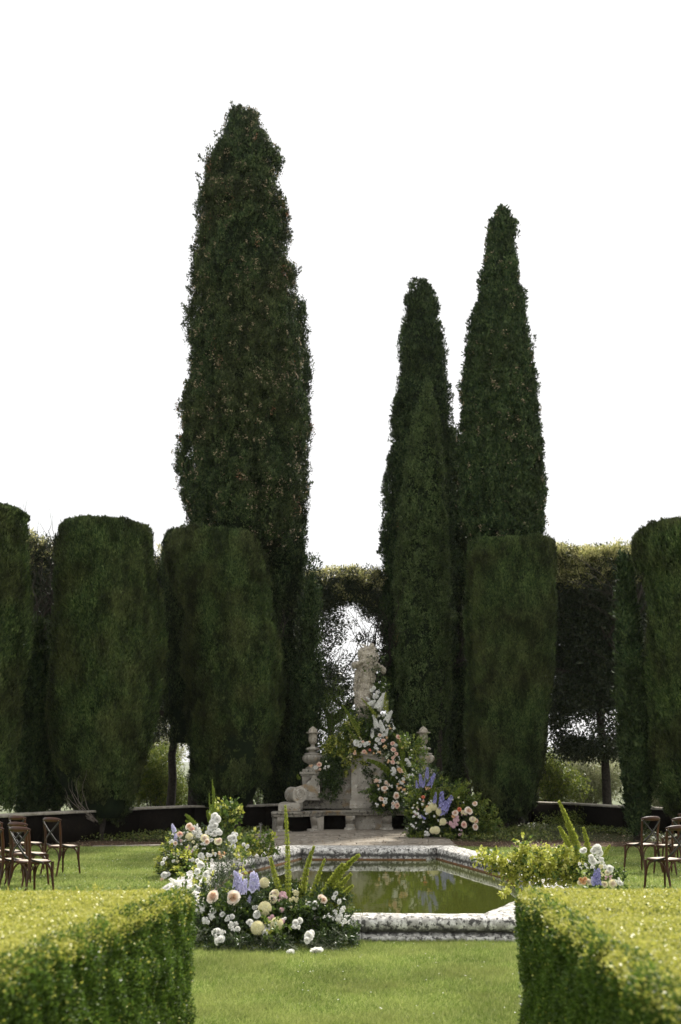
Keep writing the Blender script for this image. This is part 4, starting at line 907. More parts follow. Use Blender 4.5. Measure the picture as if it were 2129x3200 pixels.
place_chair(*chairs[0][:2], chairs[0][2], chairs[0][3], first=True)

# ------------------------------------------------------------------ box hedges in the foreground
def hedge(label, xi, xo, y0, y1, seed):
    sg = 1 if xo > xi(3) else -1; zt = .95
    root = thing('box_hedge', label, 'hedge', (xi(y1), y1, 0), group='clipped box hedges in the foreground')
    rr = np.random.default_rng(seed)
    def bumpz(x, y): q = np.stack([x, y, 0 * x], 1); return zt + vnoise(q, 3, seed) * .025 + vnoise(q, 11, seed + 1) * .015
    # inner body
    b = MB(); ny = 60; nx_ = 40; ys_ = np.linspace(y0 + .03, y1 - .05, ny); V = np.zeros((ny, nx_ + 12, 3))
    for j, y in enumerate(ys_):
        x0 = xi(y) + sg * .05; x1 = xo - sg * .05
        for q in range(6): V[j, q] = (x0, y, .0 + .90 * q / 6 )
        for q in range(nx_): V[j, 6 + q] = (x0 + (x1 - x0) * q / (nx_ - 1), y, .905 - .03 * (q in (0, nx_ - 1)))
        for q in range(6): V[j, 6 + nx_ + q] = (x1, y, .9 * (5 - q) / 6)
    b.grid(V)
    for j in (0, ny - 1): 
        e = V[j]; b.add([e[0], e[6], e[5 + nx_], e[-1]], [(0, 1, 2, 3)])
    b.build('inner_branches', M['hedge_core'], root)
    # top leaves
    def mk(n, kind):
        if kind == 'top':
            y = rr.uniform(y0, y1, n); x0 = np.array([xi(q) for q in y]); x = x0 + (xo - x0) * rr.random(n) ** 1.15
            ed = np.abs(x - x0); ey = np.minimum(y1 - y, .5)
            z = bumpz(x, y) - .045 * np.exp(-ed / .035) - .045 * np.exp(-ey / .035) - rr.random(n) ** 2 * .045
            Pn = np.stack([x, y, z], 1); D = np.stack([rr.normal(0, .8, n), rr.normal(0, .8, n), rr.uniform(.0, .9, n)], 1)
        elif kind == 'side':
            y = rr.uniform(y0, y1, n); z = rr.uniform(0.0, zt + .01, n); x = np.array([xi(q) for q in y]); q = np.stack([x, y, z], 1)
            dv = vnoise(q, 5, seed + 3) * .05 + vnoise(q, 14, seed + 4) * .04 + rr.random(n) ** 2 * .06
            Pn = np.stack([x + sg * (dv + .05 * np.exp(-(zt - z) / .03)), y, z], 1); D = np.stack([-sg * rr.uniform(.1, 1.2, n), rr.normal(0, .8, n), rr.uniform(-.3, 1.1, n)], 1)
        else:
            x0 = xi(y1); x = rr.uniform(min(x0, xo), max(x0, xo), n); z = rr.uniform(0, zt + .01, n); q = np.stack([x, x * 0 + y1, z], 1)
            Pn = np.stack([x, y1 - (vnoise(q, 5, seed + 5) * .07 + rr.random(n) ** 2 * .06), z], 1); D = np.stack([rr.normal(0, .8, n), rr.uniform(.1, 1.2, n), rr.uniform(-.3, 1.1, n)], 1)
        return Pn, D
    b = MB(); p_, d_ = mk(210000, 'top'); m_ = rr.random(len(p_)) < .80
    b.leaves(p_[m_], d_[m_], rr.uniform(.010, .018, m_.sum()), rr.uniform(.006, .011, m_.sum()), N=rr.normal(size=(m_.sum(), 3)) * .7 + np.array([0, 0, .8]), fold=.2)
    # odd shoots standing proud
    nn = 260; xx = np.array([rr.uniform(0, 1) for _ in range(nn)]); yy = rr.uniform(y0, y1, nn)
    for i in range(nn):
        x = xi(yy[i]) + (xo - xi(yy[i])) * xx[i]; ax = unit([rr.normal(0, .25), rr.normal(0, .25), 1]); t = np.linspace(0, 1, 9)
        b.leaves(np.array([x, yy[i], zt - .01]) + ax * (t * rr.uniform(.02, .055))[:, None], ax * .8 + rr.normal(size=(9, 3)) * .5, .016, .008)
    p2, d2 = mk(60000, 'side'); kk = rr.random(len(p2)) < np.exp(-(zt - p2[:, 2]) / .05) * .7 + (.03 if sg < 0 else .012)  # right face gets fewer pale leaves, putting its shade into the colour
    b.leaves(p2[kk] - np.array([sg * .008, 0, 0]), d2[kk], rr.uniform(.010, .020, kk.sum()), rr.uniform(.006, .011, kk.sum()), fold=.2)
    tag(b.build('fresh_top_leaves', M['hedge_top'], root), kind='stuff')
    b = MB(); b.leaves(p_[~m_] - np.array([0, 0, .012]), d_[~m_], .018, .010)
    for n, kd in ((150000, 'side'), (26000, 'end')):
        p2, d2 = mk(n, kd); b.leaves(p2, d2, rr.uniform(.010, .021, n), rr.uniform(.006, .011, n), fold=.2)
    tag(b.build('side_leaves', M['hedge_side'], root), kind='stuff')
    return root
hedge('low clipped box hedge with yellow green top, left foreground', lambda y: -1.0 - (6.0 - y) * .11, -3.5, 1.9, 6.0, 41)
hedge('low clipped box hedge with yellow green top, right foreground', lambda y: .82 + (6.1 - y) * .018, 3.6, 1.9, 6.1, 42)

# ------------------------------------------------------------------ garden tap
c = G(814, 2622); tap = thing('garden_tap', 'small metal garden tap post between the pool and the trees', 'garden tap', (c[0], c[1], 0))
b = MB(); b.tube([(c[0], c[1], 0), (c[0], c[1], .34)], .018, 8); b.build('post', plain('dull_metal', (.22, .21, .19), .5, .5, metal=.6), tap)
b = MB(); b.tube([(c[0], c[1], .30), (c[0] - .07, c[1] - .02, .31), (c[0] - .09, c[1] - .02, .27)], .012, 6)
for a in range(5): b.tube([(c[0], c[1], .35), (c[0] + .055 * cos(a * 1.257), c[1], .36 + .045 * sin(a * 1.257))], .008, 5)
b.build('handle', bpy.data.materials['dull_metal'], tap)
# ------------------------------------------------------------------ flowers
def petal_patch(b, a0, wa, r0, r1, h, pw, curl, nu=5, nv=5, jit=0.0, m=0):
    V = np.zeros((nu, nv, 3))
    for i in range(nu):
        u = -1 + 2 * i / (nu - 1)
        for j in range(nv):
            v = j / (nv - 1); w_ = wa * (sin(pi * min(.94, .12 + .62 * v)) ** .8) * (1 - .45 * max(0, v - .75) / .25 * abs(u) * 0 )
            rad = r0 + (r1 - r0) * v ** pw; z = h * v ** .8 - curl * max(0, v - .7) ** 1.3 - .10 * abs(u) ** 3 * v
            a = a0 + u * w_; rad *= (1 + random.uniform(-jit, jit)); V[i, j] = (rad * cos(a), rad * sin(a), z + random.uniform(-jit, jit) * .5)
    b.grid(V, m=m)
def rose_mesh(name, mat, loose=1.0, rings=None, jit=.03):
    b = MB(); a = random.uniform(0, 6)
    rings = rings or [(5, .12, 1.0, .48, 1.0, .5), (5, .10, .82, .62, .9, .3), (5, .08, .58, .72, .75, .1), (4, .05, .36, .78, .6, 0), (3, .02, .16, .80, .5, 0)]
    for (n, r0, r1, h, pw, cu) in rings:
        a += .5
        for i in range(n): petal_patch(b, a + i * 2 * pi / n + random.uniform(-.15, .15), 1.25 * pi / n * 1.1, r0, r1 * random.uniform(.84, 1.08) * loose, h * random.uniform(.85, 1.1), pw, cu, jit=jit, m=0 if r1 > .7 or not isinstance(mat, list) else 1)
    return b.mesh(name, mat, smooth=True)
def pom_mesh(name, mat, n=230, full=.62):
    b = MB(); i = np.arange(n); ph = i * 2.399963; ct = 1 - (i + .5) / n * (1 + full); st = np.sqrt(1 - ct ** 2)
    N = np.stack([st * np.cos(ph), st * np.sin(ph), ct], 1); up = np.array([0, 0, 1.])
    D = unit(N * .7 + unit(N - up * 1.2) * .55 + rng.normal(size=(n, 3)) * .1); sz = .28 + .30 * (1 - ct) / 1.6
    b.leaves(N * .62, D, sz + .12, sz * .8, N=N, fold=-.18, mid=.62)
    k = 12; a = np.arange(k) / k * 2 * pi; V = np.array([[(.72 * sin(t) * cos(q), .72 * sin(t) * sin(q), .72 * cos(t)) for q in a] for t in np.linspace(.02, 2.4, 8)]); b.grid(V.transpose(1, 0, 2), closeu=True)
    return b.mesh(name, mat)
def floret(b, c, ax, r, n=5, m=0, eye=None):
    ax = unit(ax); sd_ = unit(np.cross(ax, [.3, .2, .9])); s2 = np.cross(ax, sd_); a = np.arange(n) / n * 2 * pi + random.uniform(0, 1)
    D = np.cos(a)[:, None] * sd_ + np.sin(a)[:, None] * s2 + ax * random.uniform(.15, .6)
    b.leaves(np.repeat(np.array(c)[None], n, 0), D, r, r * .95, N=np.repeat(ax[None], n, 0), fold=.1, mid=.6, m=m)
    if eye is not None: b.leaves(np.array(c)[None] + ax * r * .12, (sd_ + ax * .2)[None], r * .3, r * .3, N=ax[None], m=eye)
def spike_mesh(name, mats, n=30, h=1.0, r0=.17, fr=.135, eye=True, wide=1.0):
    r0 *= wide; fr *= wide     # grows along +Z, length h
    b = MB()
    for i in range(n):
        t = i / n; a = i * 2.4; rr_ = r0 * (1 - .65 * t ** 1.6); d = np.array([cos(a), sin(a), .25]); floret(b, (cos(a) * rr_ * .75, sin(a) * rr_ * .75, t * h), d + np.random.default_rng(i).normal(size=3) * .2, fr * (1 - .45 * t), eye=1 if eye else None)
    b.tube([(0, 0, -.25), (0, 0, h)], [.02, .012], 5, m=2 if eye else 1); return b.mesh(name, mats)
def cluster_mesh(name, mat, n=7, r=.42, spread=.62):     # several small double flowers close together
    b = MB()
    for i in range(n):
        a = i * 2.4; q = sqrt(i / n) * spread; c = np.array([q * cos(a), q * sin(a), .25 * (1 - q) + random.uniform(-.12, .12)]); ax = unit(c + np.array([0, 0, .5]))
        for lay, (k, rr_) in enumerate(((6, 1.0), (5, .75), (4, .5), (3, .3))):
            sd_ = unit(np.cross(ax, [.3, .9, .2])); s2 = np.cross(ax, sd_); aa = np.arange(k) / k * 6.283 + lay * .5 + i
            D = np.cos(aa)[:, None] * sd_ + np.sin(aa)[:, None] * s2 + ax * (.3 + .45 * lay); b.leaves(np.repeat((c + ax * .02 * lay)[None], k, 0), D, r * rr_, r * rr_ * .9, N=np.repeat(ax[None], k, 0), fold=.18, mid=.62)
    return b.mesh(name, mat)
FM = {}
for c_ in ('white', 'peach', 'apricot', 'blush', 'cream', 'hot', 'orange'):
    FM['rose_' + c_] = [rose_mesh('rose', [FC[dict(peach='palepeach', blush='peach', apricot='peach').get(c_, c_)], FC[dict(cream='palepeach').get(c_, c_)]] if c_ in ('peach', 'blush', 'apricot', 'cream') else FC[c_], random.uniform(.88, 1.08)) for _ in range(4)]
for c_ in ('white', 'cream', 'apricot', 'pink', 'peach'): FM['clus_' + c_] = [cluster_mesh('small_blooms', FC[c_], n) for n in (4, 6, 8)]
FM['peony_white'] = [rose_mesh('peony', FC['white'], 1.0, [(7, .2, 1.05, .25, 1, .6), (7, .15, .95, .5, .9, .3), (7, .1, .75, .65, .8, 0), (6, .05, .5, .7, .7, 0), (4, .02, .25, .72, .6, 0)], jit=.09) for _ in range(2)]
for c_ in ('cream', 'white', 'pink'): FM['pom_' + c_] = [pom_mesh('dahlia', FC[c_]) for _ in range(2)]
FM['spk_lilac'] = [spike_mesh('delphinium', [FC['lilac'], M['eye'], M['stem']], 24, wide=1.55) for _ in range(2)]
FM['spk_violet'] = [spike_mesh('delphinium', [FC['violet'], M['eye'], M['stem']]) for _ in range(2)]
FM['spk_white'] = [spike_mesh('stock_flower', [FC['white'], M['stem']], 60, 1.0, .25, .12, eye=False) for _ in range(2)]
FM['spk_cream'] = [spike_mesh('stock_flower', [FC['cream'], M['stem']], 40, 1.0, .24, .15, eye=False)]
KN = {'rose': 'rose', 'clus': 'small_blooms', 'peony': 'peony', 'pom': 'dahlia', 'spk': 'flower_spike'}
def flower(root, kind, px, py, rpx, Y, face=None):
    c = P(px, py, Y); s_ = Y * 1.03 / FPX; r = rpx * s_ * random.uniform(.84, 1.1)
    d = Vector((random.uniform(-.45, .45), -.85, random.uniform(.1, .75))) if face is None else Vector(face)
    q = d.to_track_quat('Z', 'Y'); e = (q.to_matrix().to_4x4() @ Matrix.Rotation(random.uniform(0, 6.28), 4, 'Z')).to_euler()
    lst = FM[kind]; return inst(KN[kind.split('_')[0]], random.choice(lst), root, c, e, r)
def spike(root, kind, px0, py0, px1, py1, Y, dy=0.0):
    a = P(px0, py0, Y); c = P(px1, py1, Y + dy); d = Vector(c - a); q = d.to_track_quat('Z', 'Y').to_matrix().to_4x4() @ Matrix.Rotation(random.uniform(0, 6.28), 4, 'Z')
    return inst(KN[kind.split('_')[0]], random.choice(FM[kind]), root, a, q.to_euler(), d.length)
def plume(root, px0, py0, px1, py1, Y, bend=(0, 0), r=.035, n=900, mat='plume', dy=0.0, br=0.0):
    r *= 1.3; n = int(n * 1.5)
    a = P(px0, py0, Y); c = P(px1, py1, Y + dy); m_ = P((px0 + px1) / 2 + bend[0], (py0 + py1) / 2 + bend[1], Y + dy / 2)
    Ln = np.linalg.norm(c - a); t = rng.random(n) ** .9; wh = max(9, int(Ln / (r * .85))); t = np.clip((np.floor(t * wh) + .5 + rng.normal(0, .22, n)) / wh, 0, 1); ctr = (a * ((1 - t) ** 2)[:, None] + 2 * m_ * (t * (1 - t))[:, None] + c * (t ** 2)[:, None]); tg = unit(2 * (m_ - a) * (1 - t)[:, None] + 2 * (c - m_) * t[:, None])
    rad = r * .82 * (1 - t) ** .6 * np.repeat(rng.uniform(.55, 1.25, n // 9 + 1), 9)[:n] * rng.uniform(.2, 1, n); s_ = unit(np.cross(tg, rng.normal(size=(n, 3))))
    b = MB(); b.leaves(ctr + s_ * rad[:, None], tg * 1.1 + s_ * .8, rng.uniform(.5, 1.0, n) * r * .55, rng.uniform(.5, 1.0, n) * r * .30)
    tt = np.linspace(0, .92, 12); b.tube([a * (1 - q) ** 2 + 2 * m_ * q * (1 - q) + c * q * q for q in tt], r * .10, 5, m=1)
    return b.build('plume', [M[mat], M['stem']], root)
def greens(root, blobs, n, mats, L_=(.05, .10), asp=.45, dyf=.8, name='foliage', hollow=.5, up=.25, clump=14, csz=1.0):
    """blobs: (px, py, rx, ry, Y) in photo px"""
    tot = sum(q[2] * q[3] for q in blobs); bs = [MB() for _ in mats]
    for (x, y, rx, ry, Y) in blobs:
        c = P(x, y, Y); s_ = Y * 1.03 / FPX; m_ = max(clump, int(n * rx * ry / tot)); nc = max(1, m_ // clump)
        u = unit(rng.normal(size=(nc, 3))) * (hollow + (1 - hollow) * rng.random((nc, 1)) ** .5); R3 = np.array([rx * s_, min(rx, ry) * s_ * dyf, ry * s_])
        cc = c + u * R3; ax = unit(u + np.array([0, -.25, up]) + rng.normal(size=(nc, 3)) * .4); which = rng.integers(0, len(mats), nc)
        for k in range(len(mats)):
            sel = np.where(which == k)[0]
            if not len(sel): continue
            idx = np.repeat(sel, clump); t = np.tile(np.linspace(0, 1, clump), len(sel)); nn = len(idx)
            p_ = cc[idx] + ax[idx] * (t * L_[1] * 1.9 * csz)[:, None] + rng.normal(size=(nn, 3)) * L_[0] * .3
            lm = rng.uniform(*L_, nn); bs[k].leaves(p_, ax[idx] * .7 + rng.normal(size=(nn, 3)) * .75, lm, lm * asp, N=rng.normal(size=(nn, 3)) + np.array([0, -.4, .8]))
    for k, b in enumerate(bs):
        if b.n: tag(b.build(name, M[mats[k]], root), kind='stuff')
def sprig(b, p0, p1, n, L_, asp=.45, bend=.1, m=0, stem=True):
    p0 = np.array(p0); p1 = np.array(p1); Ln = np.linalg.norm(p1 - p0); m_ = (p0 + p1) / 2 + np.array([rng.uniform(-1, 1), rng.uniform(-.5, .5), rng.uniform(.2, 1)]) * Ln * bend
    t = np.linspace(.12, 1, n); c = p0 * ((1 - t) ** 2)[:, None] + 2 * m_ * (t * (1 - t))[:, None] + p1 * (t ** 2)[:, None]; tg = unit(np.gradient(c, axis=0))
    s_ = unit(np.cross(tg, rng.normal(size=(n, 3)) + np.array([0, -1, .3]))) * np.where(np.arange(n) % 2, 1, -1)[:, None]
    b.leaves(c, tg * .6 + s_ + rng.normal(size=(n, 3)) * .25, L_ * rng.uniform(.7, 1.15, n), L_ * asp, m=m)
    if stem: b.tube([p0 * (1 - q) ** 2 + 2 * m_ * q * (1 - q) + p1 * q * q for q in np.linspace(0, 1, 7)], L_ * .06, 4, m=m)
def sprigs(root, lst, mat, L_=.05, n=18, asp=.5, name='leafy_sprigs', rep=1, jit=12):
    b = MB()
    for (x0, y0, x1, y1, Y) in lst:
        for _ in range(rep): sprig(b, P(x0 + rng.uniform(-jit, jit) * .5, y0, Y), P(x1 + rng.uniform(-jit, jit), y1 + rng.uniform(-jit, jit), Y + rng.uniform(-.1, .1)), n, L_, asp)
    tag(b.build(name, M[mat], root), kind='stuff')
GRP = 'wedding flower arrangements'

# ---- A. foreground arrangement on the near left rim
A = thing('flower_arrangement', 'large foreground mound of white, cream and peach flowers on the near pool rim', 'flower arrangement', tuple(G(830, 2970)), group=GRP)
def F(cx, cy): return 600 + cx / 3.015, 2650 + cy / 3.015
def YA(py): return 9.95 + max(0, (2960 - py)) / 260 * 1.0
def fa(kind, cx, cy, r, dY=0.0):
    x, y = F(cx, cy); flower(A, kind, x, y, r, YA(y) - .22 + dY)
greens(A, [(700, 2900, 90, 60, 10.25), (830, 2895, 110, 62, 10.3), (960, 2900, 100, 60, 10.3), (640, 2860, 50, 70, 10.4), (1020, 2860, 70, 60, 10.5), (760, 2840, 110, 50, 10.6), (900, 2840, 100, 50, 10.65), (1050, 2930, 60, 40, 10.2)], 26000, ['g_dark', 'g_dark', 'g_dark', 'g_mid'], (.024, .048), .5, dyf=.7)
greens(A, [(660, 2955, 60, 20, 9.95), (790, 2965, 110, 18, 9.9), (930, 2965, 90, 18, 9.95), (1040, 2955, 60, 20, 10.0)], 3600, ['g_olive', 'g_dark', 'g_dark', 'g_dark'], (.03, .055), .25, dyf=.5)
greens(A, [(705, 2740, 22, 90, 11.2), (690, 2800, 30, 60, 11.0)], 1900, ['g_dark', 'g_olive'], (.03, .05), .25, up=1.4)
greens(A, [(600, 2720, 28, 40, 12.3), (575, 2690, 20, 26, 13.2), (640, 2760, 30, 40, 11.6), (740, 2700, 16, 26, 12.4), (780, 2675, 18, 14, 13.0), (745, 2655, 14, 14, 13.2)], 750, ['g_mid', 'g_yel'], (.03, .055), .6)
greens(A, [(820, 2800, 40, 26, 10.7), (760, 2790, 30, 30, 10.8), (860, 2900, 30, 16, 9.95)], 1000, ['g_mid', 'g_mid', 'g_yel'], (.03, .05), .6)
for cx, cy, r in ((210, 470, 21), (393, 470, 21)): fa('rose_peach', cx, cy, r, -.1)
for cx, cy, r in ((785, 440, 15), (765, 490, 14), (1215, 475, 13), (1240, 492, 10)): fa('rose_peach' if cx > 1000 else 'rose_cream', cx, cy, r)
for cx, cy, r in ((688, 565, 18), (622, 750, 19), (798, 712, 19), (685, 325, 12)): fa('pom_cream', cx, cy, r, -.06)
wl_ = [(100, 555, 12), (95, 590, 10), (200, 600, 12), (120, 680, 13), (190, 650, 11), (150, 700, 9), (290, 630, 11), (340, 665, 13), (380, 650, 9), (370, 725, 12), (415, 715, 9), (390, 770, 10), (430, 760, 8), (245, 790, 10), (285, 800, 12), (225, 835, 9), (270, 865, 12), (235, 885, 10), (55, 220, 11), (130, 245, 10), (75, 160, 12), (30, 370, 12), (55, 385, 9), (620, 630, 14), (545, 700, 12), (565, 730, 10), (715, 750, 11), (690, 805, 11), (710, 780, 9), (980, 705, 11), (1015, 690, 9), (960, 745, 10), (1005, 745, 9), (1360, 435, 9), (1335, 470, 8), (1390, 495, 8), (1160, 510, 8), (1110, 545, 7), (1150, 565, 7), (610, 560, 8), (60, 610, 8), (880, 670, 6)]
wl_ += [(c0_ + random.uniform(-28, 28), c1_ + random.uniform(-22, 22), random.uniform(6, 10)) for c0_, c1_, _r in wl_ if random.random() < .6]
for cx, cy, r in wl_: fa('rose_white' if random.random() < .55 else 'clus_white', cx, cy, r)
for cx, cy, r in ((1105, 830, 13), (1128, 800, 10), (1082, 868, 11)): fa('peony_white', cx, cy, r)
x, y = F(1172, 955); flower(A, 'peony_white', x, y, 19, 9.75, (0.1, -.5, -.75)); x, y = F(930, 995); flower(A, 'peony_white', x, y, 14, 9.72)
for cx, cy, r in ((980, 425, 12), (960, 480, 9), (985, 490, 9), (930, 490, 8), (985, 545, 7), (1080, 505, 6), (935, 560, 6)): fa('clus_cream', cx, cy, r)
for cx, cy, r in ((1290, 640, 9), (1350, 600, 10), (1415, 590, 10), (1380, 680, 11), (1440, 690, 11), (1400, 640, 10), (1330, 660, 9), (1475, 700, 9), (1460, 650, 9), (1430, 560, 8), (1360, 640, 9), (1420, 715, 9), (1250, 650, 7)): fa('clus_white', cx, cy, r, .05)
for cx, cy, r in ((830, 440, 6), (870, 430, 6), (850, 465, 6), (885, 465, 5), (830, 495, 5), (850, 585, 6), (838, 575, 4), (755, 645, 6), (730, 665, 5), (855, 690, 6), (860, 735, 5), (870, 450, 5), (845, 425, 5)): fa('pom_pink', cx, cy, r)
for q in ((400, 215, 430, 300), (450, 420, 440, 260), (505, 425, 480, 290), (430, 360, 420, 230)):
    x0, y0 = F(q[0], q[1]); x1, y1 = F(q[2], q[3]); spike(A, 'spk_lilac', x1, max(y0, y1), x0, min(y0, y1), 10.35)
for q in ((590, 400, 570, 225), (610, 370, 600, 240), (535, 520, 555, 440)):
    x0, y0 = F(q[0], q[1]); x1, y1 = F(q[2], q[3]); spike(A, 'spk_lilac', x0, y0, x1, y1, 10.35)
fa('clus_white', 465, 260, 12, .3)
for q in ((160, 420, 190, 300), (200, 460, 175, 330), (140, 330, 165, 260), (120, 300, 100, 200), (60, 280, 50, 190)):
    x0, y0 = F(q[0], q[1]); x1, y1 = F(q[2], q[3]); spike(A, 'spk_white', x0, y0, x1, y1, 11.6)
for q in ((575, 2790, 545, 2760), (600, 2805, 580, 2770), (560, 2768, 530, 2745)): spike(A, 'spk_white', *q, 12.4)
for x, y, r in ((625, 2700, 9), (645, 2710, 8), (655, 2722, 10), (636, 2735, 9), (618, 2690, 8), (610, 2740, 7)): flower(A, 'peony_white', x, y, r, 12.2)
for x, y in ((695, 2672), (700, 2668), (690, 2676)): flower(A, 'clus_apricot', x, y, 9, 12.6)
for a_, b_, bd, r_, nn in (((905, 640), (880, -400), (8, 0), .034, 1300), ((840, 420), (745, 95), (-6, 6), .032, 700), ((1040, 480), (1150, -10), (-14, 0), .036, 1100), ((1110, 520), (1250, 110), (-6, 8), .032, 800), ((1220, 500), (1570, 70), (-14, -14), .046, 1300), ((1250, 460), (1420, 150), (-10, -6), .036, 800), ((1270, 520), (1500, 245), (0, -6), .036, 800), ((1390, 470), (1515, 355), (0, 0), .03, 500), ((1175, 700), (1360, 530), (-12, -14), .040, 800), ((1015, 470), (1010, 370), (0, 0), .02, 300), ((940, 640), (935, 480), (0, 0), .022, 400), ((1000, 640), (1020, 480), (0, 0), .022, 400), ((1060, 560), (1065, 270), (0, 0), .024, 500)):
    x0, y0 = F(*a_); x1, y1 = F(*b_); plume(A, x0, y0, x1, y1, 10.55, bd, r_, nn)
sprigs(A, [(750, 2950, 690, 2975, 9.9), (700, 2930, 625, 2990, 9.9), (760, 2930, 745, 2985, 9.85), (850, 2940, 850, 2985, 9.85), (940, 2940, 1010, 2960, 9.9), (1000, 2930, 1070, 2990, 9.95), (640, 2900, 605, 2960, 10.), (900, 2950, 925, 2980, 9.8), (1040, 2900, 1080, 2930, 10.), (960, 2960, 1120, 2975, 9.9)], 'g_olive', .04, 16, .2, rep=2)
sprigs(A, [(840, 2800, 770, 2660, 10.6), (860, 2790, 830, 2740, 10.6), (790, 2850, 760, 2780, 10.6), (1010, 2850, 1090, 2790, 10.6), (720, 2850, 705, 2660, 10.9), (690, 2850, 690, 2690, 10.9)], 'g_dark', .045, 30, .25, rep=2, name='dark_sprigs')

# ---- B. rear left arrangement
B = thing('flower_arrangement', 'mound of white, peach and lilac flowers on the lawn beside the far left rim', 'flower arrangement', tuple(G(610, 2748)), group=GRP)
def Fb(cx, cy): return 500 + cx / 4.356, 2450 + cy / 4.356
def YBb(py): return 16.3 + max(0, 2740 - py) / 200 * .8
greens(B, [(600, 2690, 60, 45, 16.9), (640, 2650, 60, 45, 17.0), (560, 2700, 45, 40, 16.7), (570, 2650, 36, 45, 17.0), (690, 2640, 36, 45, 17.3), (600, 2720, 50, 26, 16.6)], 9000, ['g_dark', 'g_mid', 'g_mid'], (.035, .07), .45, dyf=.7)
greens(B, [(530, 2690, 28, 40, 16.6), (540, 2640, 22, 22, 16.9), (590, 2700, 30, 30, 16.4)], 1800, ['g_yel', 'g_mid'], (.03, .055), .5)
greens(B, [(705, 2560, 30, 35, 17.6), (725, 2545, 16, 18, 17.6), (690, 2600, 26, 30, 17.5), (770, 2645, 40, 14, 17.8), (830, 2640, 30, 13, 18.0), (790, 2660, 30, 10, 17.8), (740, 2655, 12, 20, 17.2)], 1900, ['g_mid', 'g_mid', 'g_yel'], (.05, .09), .7, clump=10)
for cx, cy, r in ((750, 440, 12), (780, 480, 11), (730, 470, 9), (720, 530, 12), (695, 590, 12), (755, 575, 11), (680, 630, 10), (650, 660, 9), (740, 670, 9), (790, 675, 9), (820, 665, 8), (800, 635, 8), (1000, 680, 9), (1040, 690, 7), (960, 740, 9), (1010, 735, 10), (1030, 780, 8), (995, 800, 8), (990, 850, 9), (700, 770, 8), (560, 975, 9), (590, 1005, 8), (60, 1245, 10), (115, 1235, 9), (1140, 830, 8), (1170, 875, 9), (1200, 850, 6), (480, 870, 8), (510, 830, 7), (180, 1050, 7), (60, 1025, 6), (40, 1080, 6), (90, 1000, 5), (740, 700, 7)):
    x, y = Fb(cx, cy); flower(B, random.choice(['rose_white', 'clus_white', 'peony_white']), x, y, r, YBb(y) - .2 if cx > 150 else 16.2)
for q in ((470, 700, 470, 560), (520, 730, 500, 570), (540, 690, 540, 590), (500, 640, 510, 540)):
    x0, y0 = Fb(q[0], q[1]); x1, y1 = Fb(q[2], q[3]); spike(B, 'spk_white', x0, y0, x1, y1, 16.7)
for cx, cy, r, k in ((410, 585, 13, 'rose_peach'), (430, 620, 9, 'rose_blush'), (270, 690, 10, 'rose_blush'), (790, 790, 13, 'rose_cream'), (815, 775, 9, 'rose_peach'), (610, 750, 13, 'rose_cream'), (640, 790, 10, 'rose_peach'), (210, 810, 8, 'rose_peach'), (398, 715, 11, 'pom_cream'), (820, 950, 11, 'clus_apricot'), (830, 1000, 8, 'clus_cream'), (370, 880, 7, 'pom_pink'), (400, 870, 7, 'pom_pink'), (420, 905, 6, 'pom_pink'), (290, 770, 6, 'clus_pink'), (30, 1300, 8, 'clus_peach')):
    x, y = Fb(cx, cy); flower(B, k, x, y, r, YBb(y) - .25)
for q in ((200, 650, 165, 545), (215, 780, 215, 670), (200, 890, 210, 800), (280, 920, 240, 830)):
    x0, y0 = Fb(q[0], q[1]); x1, y1 = Fb(q[2], q[3]); spike(B, 'spk_lilac', x0, y0, x1, y1, 16.75)
greens(B, [(530, 2700, 26, 30, 16.35), (600, 2670, 40, 30, 16.5), (560, 2650, 30, 30, 16.6), (590, 2640, 30, 26, 16.6), (650, 2690, 24, 18, 16.7)], 900, ['wfill'] if 'wfill' in M else ['g_olive'], (.02, .035), .8, name='tiny_filler')
for a_, b_, r_, nn, bd in (((722, 420), (712, -60), .026, 700, (4, 0)), ((700, 430), (672, 130), .020, 450, (-3, 0)), ((750, 430), (775, 170), .020, 450, (4, 0)), ((712, 430), (742, 60), .020, 500, (5, 0)), ((668, 520), (652, 360), .022, 300, (-2, 0)), ((480, 560), (350, 420), .04, 500, (2, -4)), ((690, 520), (640, 370), .035, 500, (0, 0)), ((430, 560), (355, 500), .03, 300, (0, 0)), ((470, 570), (400, 440), .03, 300, (0, 0))):
    x0, y0 = Fb(*a_); x1, y1 = Fb(*b_); plume(B, x0, y0, x1, y1, 17.2, bd, r_, nn, 'plume_dk')
sprigs(B, [(640, 2740, 520, 2748, 16.4), (600, 2730, 540, 2755, 16.3), (700, 2640, 735, 2540, 17.5), (700, 2640, 700, 2545, 17.5), (740, 2660, 850, 2640, 17.8), (780, 2660, 870, 2655, 17.9)], 'g_mid', .07, 18, .5, rep=3)

for _ in range(60):
    x, y = Fb(random.uniform(120, 760), random.uniform(640, 1060)); flower(B, random.choice(['clus_white', 'clus_white', 'rose_white', 'clus_cream']), x, y, random.uniform(3.5, 7), YBb(y) - .25)
